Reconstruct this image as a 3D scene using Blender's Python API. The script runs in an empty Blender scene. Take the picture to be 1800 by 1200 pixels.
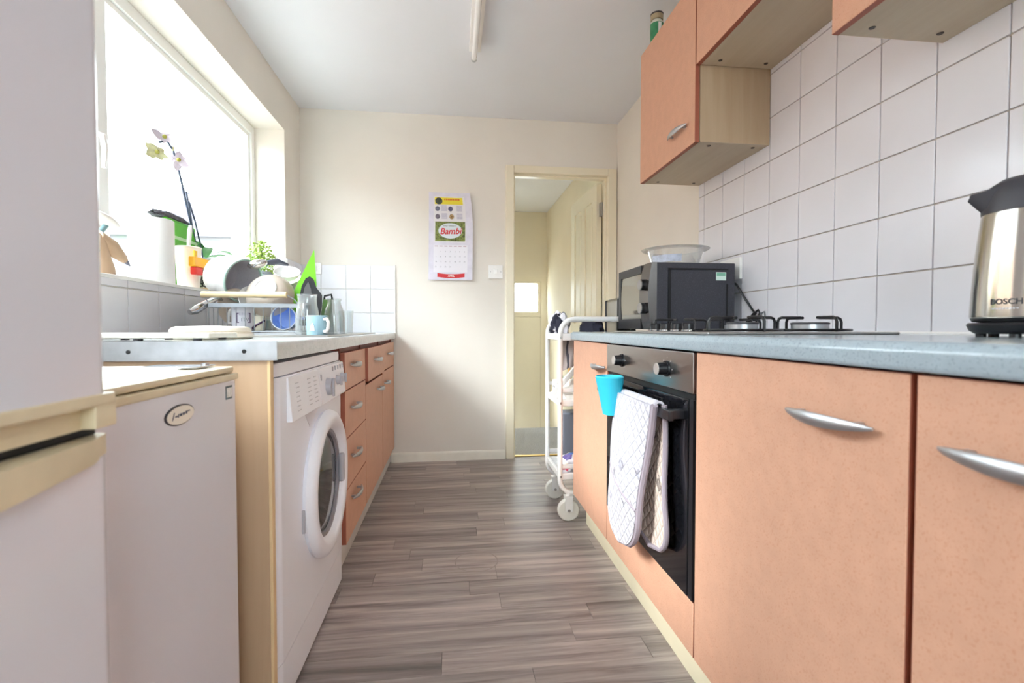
import bpy, bmesh, math, random
from mathutils import Vector, Matrix, Euler

random.seed(7)
scn = bpy.context.scene
COL = scn.collection
PI = math.pi

# ------------------------------------------------------------------ camera, world, sun, exposure
F_PX, YAW, PITCH = 860.0, 0.1210, 0.0269
cam_d = bpy.data.cameras.new('camera'); cam = bpy.data.objects.new('camera', cam_d); COL.objects.link(cam)
cam.location = (0, 0, 0.94)
cam.rotation_euler = Euler((PI/2 - PITCH, 0, -YAW), 'XYZ')
cam_d.sensor_width = 36.0; cam_d.lens = F_PX*36.0/1800.0; cam_d.clip_start = 0.02; cam_d.clip_end = 300
cam_d.dof.use_dof = True; cam_d.dof.focus_distance = 1.9; cam_d.dof.aperture_fstop = 4.0
scn.camera = cam

wld = bpy.data.worlds.new('overcast_sky'); scn.world = wld; wld.use_nodes = True
bg = wld.node_tree.nodes['Background']; bg.inputs[0].default_value = (0.83, 0.92, 1.0, 1); bg.inputs[1].default_value = 7.0

sun_d = bpy.data.lights.new('hazy_sun', 'SUN'); sun_d.energy = 2.6; sun_d.angle = math.radians(15); sun_d.color = (1.0, 0.98, 0.96)
sun = bpy.data.objects.new('hazy_sun', sun_d); COL.objects.link(sun)
sun.rotation_euler = Vector((0.78, 0.26, -0.60)).to_track_quat('-Z', 'Y').to_euler()

vs = scn.view_settings
vs.view_transform = 'Standard'; vs.look = 'None'; vs.gamma = 1.0; vs.use_curve_mapping = False; vs.exposure = 1.25
scn.cycles.max_bounces = 12; scn.cycles.diffuse_bounces = 8; scn.cycles.glossy_bounces = 5
scn.cycles.transmission_bounces = 8; scn.cycles.transparent_max_bounces = 16
scn.cycles.caustics_refractive = False; scn.cycles.caustics_reflective = False
scn.cycles.sample_clamp_indirect = 12.0

# ------------------------------------------------------------------ helpers: colour and materials
def lin(c):
    if isinstance(c, str):
        c = tuple(int(c[i:i+2], 16)/255 for i in (0, 2, 4))
    return tuple((x/12.92 if x <= 0.04045 else ((x+0.055)/1.055)**2.4) for x in c) + (1.0,)

MATS = {}
def mat(name, col, rough=0.5, metal=0.0, spec=0.5, trans=0.0, ior=1.45, coat=0.0, alpha=None,
        mottle=0.0, mscale=8.0, speck=None, speckscale=300.0, speckamt=0.25, bump=0.0, bscale=200.0, stretch=None, emit=None):
    """procedural principled material: base colour + optional mottle / speckle / grain / fine bump"""
    if name in MATS: return MATS[name]
    m = bpy.data.materials.new(name); m.use_nodes = True
    nt = m.node_tree; p = nt.nodes['Principled BSDF']; N = nt.nodes.new; L = nt.links.new
    c = lin(col)
    p.inputs['Base Color'].default_value = c
    p.inputs['Roughness'].default_value = rough; p.inputs['Metallic'].default_value = metal
    p.inputs['Specular IOR Level'].default_value = spec; p.inputs['IOR'].default_value = ior
    p.inputs['Transmission Weight'].default_value = trans; p.inputs['Coat Weight'].default_value = coat
    if alpha is not None: p.inputs['Alpha'].default_value = alpha
    tc = N('ShaderNodeTexCoord'); mp = N('ShaderNodeMapping'); L(tc.outputs['Object'], mp.inputs['Vector'])
    if stretch: mp.inputs['Scale'].default_value = stretch
    last = None
    if mottle > 0:
        n = N('ShaderNodeTexNoise'); n.inputs['Scale'].default_value = mscale; n.inputs['Detail'].default_value = 5
        L(mp.outputs[0], n.inputs['Vector'])
        r = N('ShaderNodeMapRange'); r.inputs[1].default_value = 0.3; r.inputs[2].default_value = 0.7
        r.inputs[3].default_value = 1-mottle; r.inputs[4].default_value = 1+mottle*0.6
        L(n.outputs['Fac'], r.inputs[0])
        h = N('ShaderNodeHueSaturation'); h.inputs['Color'].default_value = c
        L(r.outputs[0], h.inputs['Value']); last = h.outputs[0]
    if speck:
        v = N('ShaderNodeTexNoise'); v.inputs['Scale'].default_value = speckscale; v.inputs['Detail'].default_value = 1
        L(mp.outputs[0], v.inputs['Vector'])
        r = N('ShaderNodeMapRange'); r.inputs[1].default_value = 0.58; r.inputs[2].default_value = 0.70
        r.inputs[3].default_value = 0; r.inputs[4].default_value = speckamt
        L(v.outputs['Fac'], r.inputs[0])
        x = N('ShaderNodeMix'); x.data_type = 'RGBA'; x.inputs[6].default_value = c; x.inputs[7].default_value = lin(speck)
        L(r.outputs[0], x.inputs[0])
        if last: L(last, x.inputs[6])
        last = x.outputs[2]
    if last: L(last, p.inputs['Base Color'])
    if bump > 0:
        n = N('ShaderNodeTexNoise'); n.inputs['Scale'].default_value = bscale; n.inputs['Detail'].default_value = 3
        L(mp.outputs[0], n.inputs['Vector'])
        b = N('ShaderNodeBump'); b.inputs['Strength'].default_value = bump; b.inputs['Distance'].default_value = 0.002
        L(n.outputs['Fac'], b.inputs['Height']); L(b.outputs[0], p.inputs['Normal'])
    MATS[name] = m
    return m

def glass_pane_mat():
    m = bpy.data.materials.new('window_glass'); m.use_nodes = True; nt = m.node_tree; nt.nodes.clear()
    N = nt.nodes.new; L = nt.links.new
    o = N('ShaderNodeOutputMaterial'); mx = N('ShaderNodeMixShader'); t = N('ShaderNodeBsdfTransparent'); g = N('ShaderNodeBsdfGlossy')
    lw = N('ShaderNodeLayerWeight'); lw.inputs[0].default_value = 0.5; g.inputs['Roughness'].default_value = 0.02
    pw_ = N('ShaderNodeMath'); pw_.operation = 'POWER'; pw_.inputs[1].default_value = 5.0; L(lw.outputs['Facing'], pw_.inputs[0])
    fr = N('ShaderNodeMapRange'); fr.inputs[3].default_value = 0.03; fr.inputs[4].default_value = 0.5; L(pw_.outputs[0], fr.inputs[0])
    t.inputs[0].default_value = (0.96, 0.98, 0.97, 1)
    L(fr.outputs[0], mx.inputs[0]); L(t.outputs[0], mx.inputs[1]); L(g.outputs[0], mx.inputs[2]); L(mx.outputs[0], o.inputs[0])
    return m

def thin_glass_mat(name, tint, edge):
    """thin clear vessel glass: see-through face-on, glossy and tinted at grazing angles"""
    m = bpy.data.materials.new(name); m.use_nodes = True; nt = m.node_tree; nt.nodes.clear()
    N = nt.nodes.new; L = nt.links.new
    o = N('ShaderNodeOutputMaterial'); mx = N('ShaderNodeMixShader'); mx2 = N('ShaderNodeMixShader')
    t = N('ShaderNodeBsdfTransparent'); g = N('ShaderNodeBsdfGlossy'); d = N('ShaderNodeBsdfDiffuse')
    lw = N('ShaderNodeLayerWeight'); lw.inputs[0].default_value = 0.25
    t.inputs[0].default_value = lin(tint); d.inputs[0].default_value = lin(edge); g.inputs['Roughness'].default_value = 0.04
    rm = N('ShaderNodeMapRange'); rm.inputs[3].default_value = 0.03; rm.inputs[4].default_value = 0.45
    rm2 = N('ShaderNodeMapRange'); rm2.inputs[3].default_value = 0.05; rm2.inputs[4].default_value = 0.45
    L(lw.outputs['Facing'], rm.inputs[0]); L(rm.outputs[0], mx.inputs[0]); L(lw.outputs['Facing'], rm2.inputs[0])
    L(t.outputs[0], mx.inputs[1]); L(d.outputs[0], mx.inputs[2])
    L(rm2.outputs[0], mx2.inputs[0]); L(mx.outputs[0], mx2.inputs[1]); L(g.outputs[0], mx2.inputs[2]); L(mx2.outputs[0], o.inputs[0])
    return m

def wood_mat(name, c1, c2, rough=0.45, axis='Z', scale=1.0, per_object=0.0):
    """streaky wood grain running along an axis, optional per-object tone shift"""
    m = bpy.data.materials.new(name); m.use_nodes = True
    nt = m.node_tree; p = nt.nodes['Principled BSDF']; N = nt.nodes.new; L = nt.links.new
    tc = N('ShaderNodeTexCoord'); mp = N('ShaderNodeMapping'); L(tc.outputs['Object'], mp.inputs['Vector'])
    s = [22*scale]*3; s['XYZ'.index(axis)] = 1.3*scale; mp.inputs['Scale'].default_value = s
    oi = N('ShaderNodeObjectInfo')
    off = N('ShaderNodeVectorMath'); off.operation = 'ADD'
    mul = N('ShaderNodeMath'); mul.operation = 'MULTIPLY'; mul.inputs[1].default_value = 57.0
    L(oi.outputs['Random'], mul.inputs[0]); L(mp.outputs[0], off.inputs[0]); L(mul.outputs[0], off.inputs[1])
    n = N('ShaderNodeTexNoise'); n.inputs['Scale'].default_value = 1.0; n.inputs['Detail'].default_value = 6; n.inputs['Roughness'].default_value = 0.62
    n.inputs['Distortion'].default_value = 0.5
    L(off.outputs[0], n.inputs['Vector'])
    r = N('ShaderNodeMapRange'); r.inputs[1].default_value = 0.3; r.inputs[2].default_value = 0.7
    L(n.outputs['Fac'], r.inputs[0])
    x = N('ShaderNodeMix'); x.data_type = 'RGBA'; x.inputs[6].default_value = lin(c1); x.inputs[7].default_value = lin(c2)
    L(r.outputs[0], x.inputs[0])
    out = x.outputs[2]
    if per_object:
        h = N('ShaderNodeHueSaturation'); rr = N('ShaderNodeMapRange'); rr.inputs[3].default_value = 1-per_object; rr.inputs[4].default_value = 1+per_object
        L(oi.outputs['Random'], rr.inputs[0]); L(rr.outputs[0], h.inputs['Value']); L(out, h.inputs['Color']); out = h.outputs[0]
    L(out, p.inputs['Base Color'])
    b = N('ShaderNodeBump'); b.inputs['Strength'].default_value = 0.08; b.inputs['Distance'].default_value = 0.001
    L(n.outputs['Fac'], b.inputs['Height']); L(b.outputs[0], p.inputs['Normal'])
    p.inputs['Roughness'].default_value = rough
    MATS[name] = m
    return m

M_WALL = mat('cream_wall_paint', 'e7e1d8', 0.75, mottle=0.03, mscale=3, bump=0.12, bscale=120)
M_CEIL = mat('white_ceiling_paint', 'e6e7ec', 0.8, mottle=0.02, mscale=2, bump=0.08, bscale=140)
M_TILE = mat('white_glazed_tile', 'e3e2e8', 0.15, spec=0.38, mottle=0.015, mscale=6)
M_GROUT = mat('grey_grout', 'b9b1a8', 0.9, mottle=0.25, mscale=9)
M_GLOSSCREAM = mat('cream_gloss_woodwork', 'efe6cf', 0.22, mottle=0.02, mscale=5)
M_SKIRT = mat('white_gloss_woodwork', 'f0ebdf', 0.3, mottle=0.05, mscale=14)
M_UPVC = mat('white_upvc', 'f2f3f2', 0.28)
M_DOOR = mat('terracotta_laminate', 'd3a287', 0.5, mottle=0.05, mscale=30, speck='b9754f', speckscale=330, speckamt=0.35)
M_DOOREDGE = mat('dark_terracotta_edge', 'a25c48', 0.5)
M_CARC = wood_mat('pale_beech_laminate', 'b39a7c', 'bfa88b', 0.5, 'Z')
M_CARCY = wood_mat('pale_beech_laminate_underside', 'c0ae93', 'cabaa1', 0.5, 'Y')
M_PANEL = wood_mat('tan_end_panel', 'b99b7c', 'c2a587', 0.5, 'Z')
M_PANELEDGE = mat('light_tan_edging', 'ddc094', 0.5)
M_WORKTOP = mat('blue_grey_laminate', 'a2afb7', 0.16, spec=0.5, speck='6d7d84', speckscale=260, speckamt=0.5, mottle=0.06, mscale=60)
M_WORKTOPL = mat('pale_grey_laminate', 'c9ccca', 0.2, speck='8f9896', speckscale=260, speckamt=0.4, mottle=0.08, mscale=40)
M_ALU = mat('brushed_aluminium', 'b9bcc0', 0.35, metal=0.9, mottle=0.12, mscale=30)
M_STEEL = mat('brushed_steel', 'b4b2b0', 0.28, metal=1.0, mottle=0.05, mscale=60, stretch=(40, 1, 40))
M_CHROME = mat('chrome', 'd8d8da', 0.08, metal=1.0)
M_HANDLE = mat('satin_nickel', 'b6b7ba', 0.33, metal=0.85, bump=0.15, bscale=500)
M_WHITEAPP = mat('white_appliance_enamel', 'ecedf4', 0.25, mottle=0.015, mscale=4)
M_WHITEAPP2 = mat('white_appliance_plastic', 'eeeef4', 0.32)
M_FRIDGE = mat('glossy_white_fridge', 'dddde6', 0.16, mottle=0.02, mscale=3)
M_CREAMPL = mat('yellowed_cream_plastic', 'dacdae', 0.3, mottle=0.08, mscale=18)
M_BLACKPL = mat('black_plastic', '1c1c20', 0.35)
M_DARKGREY = mat('charcoal_metal', '3a3a40', 0.42, bump=0.1, bscale=400)
M_DARK = mat('dark_void', '0c0c0e', 0.6)
M_BLACKGLASS = mat('black_oven_glass', '111216', 0.06, spec=0.6)
M_GREYKNOB = mat('grey_plastic', 'b3b0b6', 0.4)
M_WHITECER = mat('white_ceramic', 'f1efee', 0.15)
M_CREAMCER = mat('cream_ceramic', 'd6c8ba', 0.22, mottle=0.03, mscale=12)
M_WHITEPL = mat('white_plastic', 'f2f1ef', 0.35)
M_WHITEMETAL = mat('white_painted_metal', 'f1efec', 0.3)
M_PANE = glass_pane_mat()
M_GLASS = thin_glass_mat('clear_vessel_glass', 'fbfdfd', 'e6ecee')
M_PLASTICCLEAR = thin_glass_mat('clear_plastic', 'f8f9fa', 'f2f3f4')
M_PRINT = mat('dark_print', '33353c', 0.6)
M_GREYPRINT = mat('pale_grey_print', 'd0ced4', 0.6)
M_RED = mat('red_print', 'cf2f35', 0.5)

# ------------------------------------------------------------------ helpers: geometry
class B:
    def __init__(s): s.bm = bmesh.new()
    def box(s, x0, x1, y0, y1, z0, z1, bev=0.0, seg=2, M=None):
        c = Vector(((x0+x1)/2, (y0+y1)/2, (z0+z1)/2))
        r = bmesh.ops.create_cube(s.bm, size=1.0, matrix=Matrix.Translation(c) @ Matrix.Diagonal((abs(x1-x0), abs(y1-y0), abs(z1-z0), 1)))
        vs_ = r['verts']
        if bev > 0:
            es = list({e for v in vs_ for e in v.link_edges})
            r2 = bmesh.ops.bevel(s.bm, geom=es, offset=bev, segments=seg, affect='EDGES', profile=0.5)
            vs_ = list({v for f in r2['faces'] for v in f.verts} | {v for v in vs_ if v.is_valid})
        if M is not None: bmesh.ops.transform(s.bm, matrix=M, verts=vs_)
        return s
    def cyl(s, p0, p1, r0, r1=None, seg=20, caps=True):
        p0, p1 = Vector(p0), Vector(p1); r1 = r0 if r1 is None else r1
        d = p1-p0; q = d.to_track_quat('Z', 'Y').to_matrix().to_4x4()
        bmesh.ops.create_cone(s.bm, cap_ends=caps, segments=seg, radius1=r0, radius2=r1, depth=d.length, matrix=Matrix.Translation((p0+p1)/2) @ q)
        return s
    def sph(s, c, r, seg=16, M=None):
        if not hasattr(r, '__len__'): r = (r, r, r)
        mm = Matrix.Translation(Vector(c)) @ (M.to_4x4() if M else Matrix.Identity(4)) @ Matrix.Diagonal((*r, 1))
        bmesh.ops.create_uvsphere(s.bm, u_segments=seg, v_segments=max(6, seg//2+2), radius=1.0, matrix=mm); return s
    def tube(s, pts, r, seg=8, closed=False, caps=True):
        pts = [Vector(p) for p in pts]; n = len(pts); rings = []
        rr = r if hasattr(r, '__len__') else [r]*n
        up = None
        for i, p in enumerate(pts):
            a = pts[(i-1) % n] if (closed or i > 0) else p; b = pts[(i+1) % n] if (closed or i < n-1) else p
            t = (b-a).normalized()
            if up is None:
                up = t.orthogonal().normalized()
            up = (up - t*up.dot(t));
            up = up.normalized() if up.length > 1e-6 else t.orthogonal().normalized()
            w = t.cross(up)
            rings.append([s.bm.verts.new(p + (up*math.cos(2*PI*k/seg) + w*math.sin(2*PI*k/seg))*rr[i]) for k in range(seg)])
        m = n if closed else n-1
        for i in range(m):
            A, C = rings[i], rings[(i+1) % n]
            for k in range(seg):
                s.bm.faces.new((A[k], A[(k+1) % seg], C[(k+1) % seg], C[k]))
        if caps and not closed:
            s.bm.faces.new(rings[0][::-1]); s.bm.faces.new(rings[-1])
        return s
    def lathe(s, prof, c=(0, 0, 0), seg=32, M=None, arc=2*PI):
        """profile of (radius, height) pairs spun about local Z, then M (rotation) and translate c"""
        T = Matrix.Translation(Vector(c)) @ (M.to_4x4() if M else Matrix.Identity(4))
        full = abs(arc-2*PI) < 1e-6; n = seg if full else seg+1; rings = []
        for r, h in prof:
            if r < 1e-6: rings.append([s.bm.verts.new(T @ Vector((0, 0, h)))])
            else: rings.append([s.bm.verts.new(T @ Vector((r*math.cos(arc*k/seg), r*math.sin(arc*k/seg), h))) for k in range(n)])
        for A, C in zip(rings, rings[1:]):
            for k in range(seg):
                k2 = (k+1) % n
                if len(A) == 1 and len(C) == 1: continue
                if len(A) == 1: s.bm.faces.new((A[0], C[k2], C[k]))
                elif len(C) == 1: s.bm.faces.new((A[k], A[k2], C[0]))
                else: s.bm.faces.new((A[k], A[k2], C[k2], C[k]))
        return s
    def prism(s, poly, ax, a, b, M=None):
        """polygon in the two other axes extruded along ax from a to b"""
        def P(u, v, w):
            return Vector({'X': (w, u, v), 'Y': (u, w, v), 'Z': (u, v, w)}[ax])
        A = [s.bm.verts.new(P(u, v, a)) for u, v in poly]; C = [s.bm.verts.new(P(u, v, b)) for u, v in poly]
        n = len(poly)
        s.bm.faces.new(A); s.bm.faces.new(C[::-1])
        for i in range(n): s.bm.faces.new((A[i], C[i], C[(i+1) % n], A[(i+1) % n]))
        if M is not None: bmesh.ops.transform(s.bm, matrix=M, verts=A+C)
        return s
    def sheet(s, fn, nu, nv, thick=0.0):
        g = [[s.bm.verts.new(fn(i/nu, j/nv)) for j in range(nv+1)] for i in range(nu+1)]
        fs = [s.bm.faces.new((g[i][j], g[i+1][j], g[i+1][j+1], g[i][j+1])) for i in range(nu) for j in range(nv)]
        if thick:
            bmesh.ops.recalc_face_normals(s.bm, faces=fs)
            bmesh.ops.solidify(s.bm, geom=fs, thickness=thick)
        return s

OFF = {}
def finish(name, b, m, smooth=38):
    bm = b.bm
    bmesh.ops.recalc_face_normals(bm, faces=bm.faces[:])
    me = bpy.data.meshes.new(name); bm.to_mesh(me); bm.free()
    if m is not None: me.materials.append(m)
    if smooth:
        me.polygons.foreach_set('use_smooth', [True]*len(me.polygons)); me.set_sharp_from_angle(angle=math.radians(smooth))
    return me

def tag(o, label=None, cat=None, group=None, kind=None):
    if label: o['label'] = label
    if cat: o['category'] = cat
    if group: o['group'] = group
    if kind: o['kind'] = kind
    return o

def empty(name, loc, label=None, cat=None, group=None, kind=None):
    o = bpy.data.objects.new(name, None); COL.objects.link(o); o.location = loc; o.empty_display_size = 0.05
    OFF[o.name] = Vector(loc)
    return tag(o, label, cat, group, kind)

def wn(o):
    """area-weighted normals so that bevelled boxes keep flat faces"""
    if len(o.data.vertices) < 3000:
        w_ = o.modifiers.new('weighted_normals', 'WEIGHTED_NORMAL'); w_.keep_sharp = True; w_.weight = 60

def part(name, b, m, parent, label=None, smooth=38, kind=None):
    """mesh given in world coordinates, becomes a child of parent"""
    me = finish(name, b, m, smooth)
    po = OFF[parent.name]
    me.transform(Matrix.Translation(-po))
    o = bpy.data.objects.new(name, me); COL.objects.link(o); o.parent = parent; OFF[o.name] = po
    if label: o['label'] = label
    if kind: o['kind'] = kind
    wn(o)
    return o

def top(name, b, m, label=None, cat=None, group=None, kind=None, smooth=38):
    """a thing that is one mesh; origin at its base centre"""
    me = finish(name, b, m, smooth)
    xs = [v.co for v in me.vertices]
    c = Vector(((min(v.x for v in xs)+max(v.x for v in xs))/2, (min(v.y for v in xs)+max(v.y for v in xs))/2, min(v.z for v in xs)))
    me.transform(Matrix.Translation(-c))
    o = bpy.data.objects.new(name, me); COL.objects.link(o); o.location = c; OFF[o.name] = c
    wn(o)
    return tag(o, label, cat, group, kind)

def inst(name, me, loc, parent, scale=None):
    """a piece sharing mesh data, placed at a world position"""
    o = bpy.data.objects.new(name, me); COL.objects.link(o); o.parent = parent; o.location = Vector(loc)-OFF[parent.name]; OFF[o.name] = Vector(loc); wn(o)
    if scale: o.scale = scale
    return o

def text(name, body, M, size, m, parent, depth=0.0006, shear=0.0, align='CENTER', bold=0.0):
    cu = bpy.data.curves.new(name, 'FONT'); cu.body = body; cu.size = size; cu.extrude = depth; cu.shear = shear; cu.align_x = align; cu.offset = bold
    cu.align_y = 'CENTER'; cu.resolution_u = 3
    t = bpy.data.objects.new('tmp', cu); COL.objects.link(t)
    dg = bpy.context.evaluated_depsgraph_get(); me = bpy.data.meshes.new_from_object(t.evaluated_get(dg))
    bpy.data.objects.remove(t); bpy.data.curves.remove(cu)
    me.materials.clear(); me.materials.append(m)
    po = OFF[parent.name]
    me.transform(Matrix.Translation(-po) @ M)
    o = bpy.data.objects.new(name, me); COL.objects.link(o); o.parent = parent; OFF[o.name] = po
    return o

def text_cyl(name, body, c, ang, r, z, size, m, parent, bold=0.0, lift=0.0004):
    """lettering wrapped round an upright cylinder of radius r about c, centred at angle ang and height z"""
    o = text(name, body, Matrix.Identity(4), size, m, parent, bold=bold, depth=0.0003)
    po = OFF[parent.name]
    for v in o.data.vertices:
        p = v.co + po; a = ang + p.x/r
        v.co = Vector((c[0]+(r+lift+p.z)*math.cos(a), c[1]+(r+lift+p.z)*math.sin(a), c[2]+z+p.y)) - po
    return o

def frame_m(origin, right, up):
    r, u = Vector(right).normalized(), Vector(up).normalized(); n = r.cross(u)
    return Matrix.Translation(Vector(origin)) @ Matrix((r, u, n)).transposed().to_4x4()

RX = Matrix.Rotation(PI/2, 4, 'Y')      # lathe axis Z -> +X

# ------------------------------------------------------------------ room shell
XL, XR, YB, YF, ZC = -1.022, 1.20, 3.49, -1.45, 2.426
# floor with vinyl planks
fl = empty('floor', (0, 0, 0), kind='structure')
part('subfloor', B().box(XL-0.3, XR+0.1, YF-0.1, YB+0.06, -0.05, -0.003), mat('dark_vinyl_joint', '4d4642', 0.7), fl)
M_PLANK = wood_mat('grey_brown_vinyl_plank', '6a5f5c', 'b8aaa4', 0.38, 'X', 1.35, 0.22)
pw = 0.098; lens = [0.46, 0.60, 0.78, 0.92]
plank_me = {}
y = -0.35; row = 0
def plank_mesh(w, l):
    k = (round(w, 3), round(l, 3))
    if k not in plank_me:
        plank_me[k] = finish('plank', B().box(-l/2+0.0006, l/2-0.0006, -w/2+0.0005, w/2-0.0005, -0.003, 0.0, 0.0004, 1), M_PLANK, 0)
    return plank_me[k]
while y < YB+0.03:
    w = min(pw, YB+0.03-y)
    if w < 0.01: break
    x = -0.55 - random.random()*0.55
    while x < 0.72:
        l = random.choice(lens); l = min(l, max(0.12, 0.74-x))
        if x+l > -0.5:
            inst('plank', plank_mesh(w, l), (x+l/2, y+w/2, random.uniform(-0.0003, 0.0003)), fl)
        x += l
    y += pw; row += 1
# floor behind the camera, and under the units, stays plain plank-coloured board
part('floor_margin', B().box(XL, XR, YF, -0.352, -0.003, 0.0), M_PLANK, fl)

part('faint_ring_mark', B().lathe([(0.083, 0.0004), (0.084, 0.0009), (0.087, 0.0009), (0.088, 0.0004)], (0.093, 1.955, 0), 48), mat('scuffed_vinyl', '9a8e88', 0.5), fl)
cl = top('ceiling', B().box(XL-0.25, XR+0.15, YF-0.1, YB+0.08, ZC, ZC+0.1), M_CEIL, kind='structure')

# left wall with window opening  (wall face x=XL, reveal to x=-1.215)
WY0, WY1, WZ0, WZ1, XG = 0.40, 3.185, 1.102, 2.158, -1.215  # near end stretched unseen behind the fridge to let in more light
wl = empty('wall_left', (XL, 1.5, 0), kind='structure')
b = B()
b.box(-1.34, XL, YF-0.1, YB+0.1, -0.05, WZ0-0.006).box(-1.34, XL, YF-0.1, YB+0.1, WZ1, ZC+0.02)
b.box(-1.34, XL, YF-0.1, WY0, WZ0-0.006, WZ1).box(-1.34, XL, WY1, YB+0.1, WZ0-0.006, WZ1)
part('wall_surface', b, M_WALL, wl)
# right wall
wr = empty('wall_right', (XR, 1.5, 0), kind='structure')
part('wall_surface', B().box(XR, XR+0.1, YF-0.1, YB+0.1, -0.05, ZC+0.02), M_WALL, wr)
# back wall with doorway
DX0, DX1, DZ = 0.437, 1.127, 2.045
wb = empty('wall_back', (0, YB, 0), kind='structure')
b = B().box(XL-0.2, DX0-0.02, YB, YB+0.11, -0.05, ZC+0.02).box(DX1+0.02, XR+0.1, YB, YB+0.11, -0.05, ZC+0.02).box(DX0-0.02, DX1+0.02, YB, YB+0.11, DZ+0.02, ZC+0.02)
part('wall_surface', b, M_WALL, wb)
# front wall behind the camera with an unseen window added for fill light
wf = empty('wall_front', (0, YF, 0), kind='structure')
b = B().box(XL-0.2, -0.62, YF-0.1, YF, -0.05, ZC+0.02).box(-0.62, 0.72, YF-0.1, YF, -0.05, 1.0).box(0.72, XR+0.1, YF-0.1, YF, -0.05, ZC+0.02).box(-0.62, 0.72, YF-0.1, YF, 2.15, ZC+0.02)
part('wall_surface', b, M_WALL, wf)
d2 = empty('added_fill_window_2', (0.05, YF-0.05, 1.0), kind='structure')
part('frame', B().box(-0.62, -0.55, YF-0.08, YF-0.02, 1.0, 2.15).box(0.65, 0.72, YF-0.08, YF-0.02, 1.0, 2.15).box(-0.55, 0.65, YF-0.08, YF-0.02, 2.08, 2.15).box(-0.55, 0.65, YF-0.08, YF-0.02, 1.0, 1.07).box(0.02, 0.09, YF-0.08, YF-0.02, 1.07, 2.08), M_UPVC, d2)
part('pane', B().box(-0.55, 0.02, YF-0.055, YF-0.049, 1.07, 2.08), M_PANE, d2)
part('pane', B().box(0.09, 0.65, YF-0.055, YF-0.049, 1.07, 2.08), M_PANE, d2)

# tiles ------------------------------------------------------------
TP = 0.161
def cushion_tile(w, h, t, bev=0.0025):
    return B().box(-t, 0, -w/2, w/2, -h/2, h/2, bev, 2)
tile_cache = {}
def tile_me(w, h, ax):
    k = (round(w, 3), round(h, 3), ax)
    if k not in tile_cache:
        bb = B()
        if ax == 'X': bb.box(-0.004, 0.004, -w/2, w/2, -h/2, h/2, 0.0022, 2)
        else: bb.box(-w/2, w/2, -0.004, 0.004, -h/2, h/2, 0.0022, 2)
        tile_cache[k] = finish('tile', bb, M_TILE, 40)
    return tile_cache[k]
G = 0.0032
def tile_run(parent, ax, const, us, zs):
    for u0, u1 in zip(us, us[1:]):
        for z0, z1 in zip(zs, zs[1:]):
            w, h = abs(u1-u0)-G, z1-z0-G
            if w < 0.012 or h < 0.012: continue
            c = (u0+u1)/2
            pos = (const, c, (z0+z1)/2) if ax == 'X' else (c, const, (z0+z1)/2)
            inst('tile', tile_me(w, h, ax), pos, parent)
# right splashback
ys = [2.272, 2.2187] + [2.2187-TP*k for k in range(1, 14)]
zs = [0.924, 1.0877] + [1.0877+TP*k for k in range(1, 7)]
part('grout', B().box(XR-0.004, XR, ys[-1], 2.272, 0.90, zs[-1]), M_GROUT, wr)
tile_run(wr, 'X', XR-0.005, ys, zs)
part('sealant', B().tube([(XR-0.012, 2.27, 0.926), (XR-0.012, ys[-1], 0.926)], 0.006, 6), M_WHITEPL, wr)
# back wall splashback behind the worktop
TB = 0.1642
xb = [-0.397-TB*k for k in range(0, 4)] + [XL]
zb = [0.905, 1.046, 1.210, 1.374]
part('grout', B().box(XL, -0.397, YB-0.004, YB, 0.9, 1.374), mat('pale_grout', 'd9d6d0', 0.9), wb)
tile_run(wb, 'Y', YB-0.005, xb[::-1], zb)
part('tile_edge_trim', B().box(-0.400, -0.394, YB-0.011, YB, 0.905, 1.378), M_WHITEPL, wb)
# left wall tiles under the sill, on the pier beyond the window, and on the lower reveal
yl = [3.486, 3.335, WY1]
part('grout', B().box(XL, XL+0.004, 1.1, YB, 0.9, WZ0-0.006).box(XL, XL+0.004, WY1, YB, 0.9, 1.374), MATS['pale_grout'], wl)
ycols = [1.12] + [1.185+0.1645*k for k in range(0, 15)]
ycols = [v for v in ycols if v < 3.47] + [3.485]
tile_run(wl, 'X', XL+0.005, ycols, [0.905, 1.066, 1.098])
tile_run(wl, 'X', XL+0.005, [WY1+0.001, 3.327, 3.485], [1.098, 1.210, 1.374])
tile_run(wl, 'Y', WY1-0.003, [XG+0.04, -1.025], [1.104, 1.210, 1.365])
# sill
ws = top('trim_1', B().box(XG+0.02, XL+0.012, WY0, WY1-0.001, WZ0-0.012, WZ0, 0.002), mat('white_sill', 'f1f0ee', 0.2), kind='structure')

# window
w1 = empty('window_1', (XG, 2.1, WZ0), kind='structure')
fx0, fx1 = XG-0.045, XG+0.02
MU = 1.855
b = B().box(fx0, fx1, WY0, WY1, WZ1-0.05, WZ1, 0.004).box(fx0, fx1, WY0, WY1, WZ0-0.01, WZ0+0.04, 0.004).box(fx0, fx1, WY1-0.045, WY1, WZ0+0.035, WZ1-0.045, 0.004).box(fx0, fx1, WY0, WY0+0.05, WZ0+0.035, WZ1-0.045, 0.004)
part('frame', b, M_UPVC, w1)
part('mullion', B().box(fx0, fx1+0.004, MU-0.04, MU+0.03, WZ0+0.035, WZ1-0.045, 0.004), M_UPVC, w1)
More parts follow.
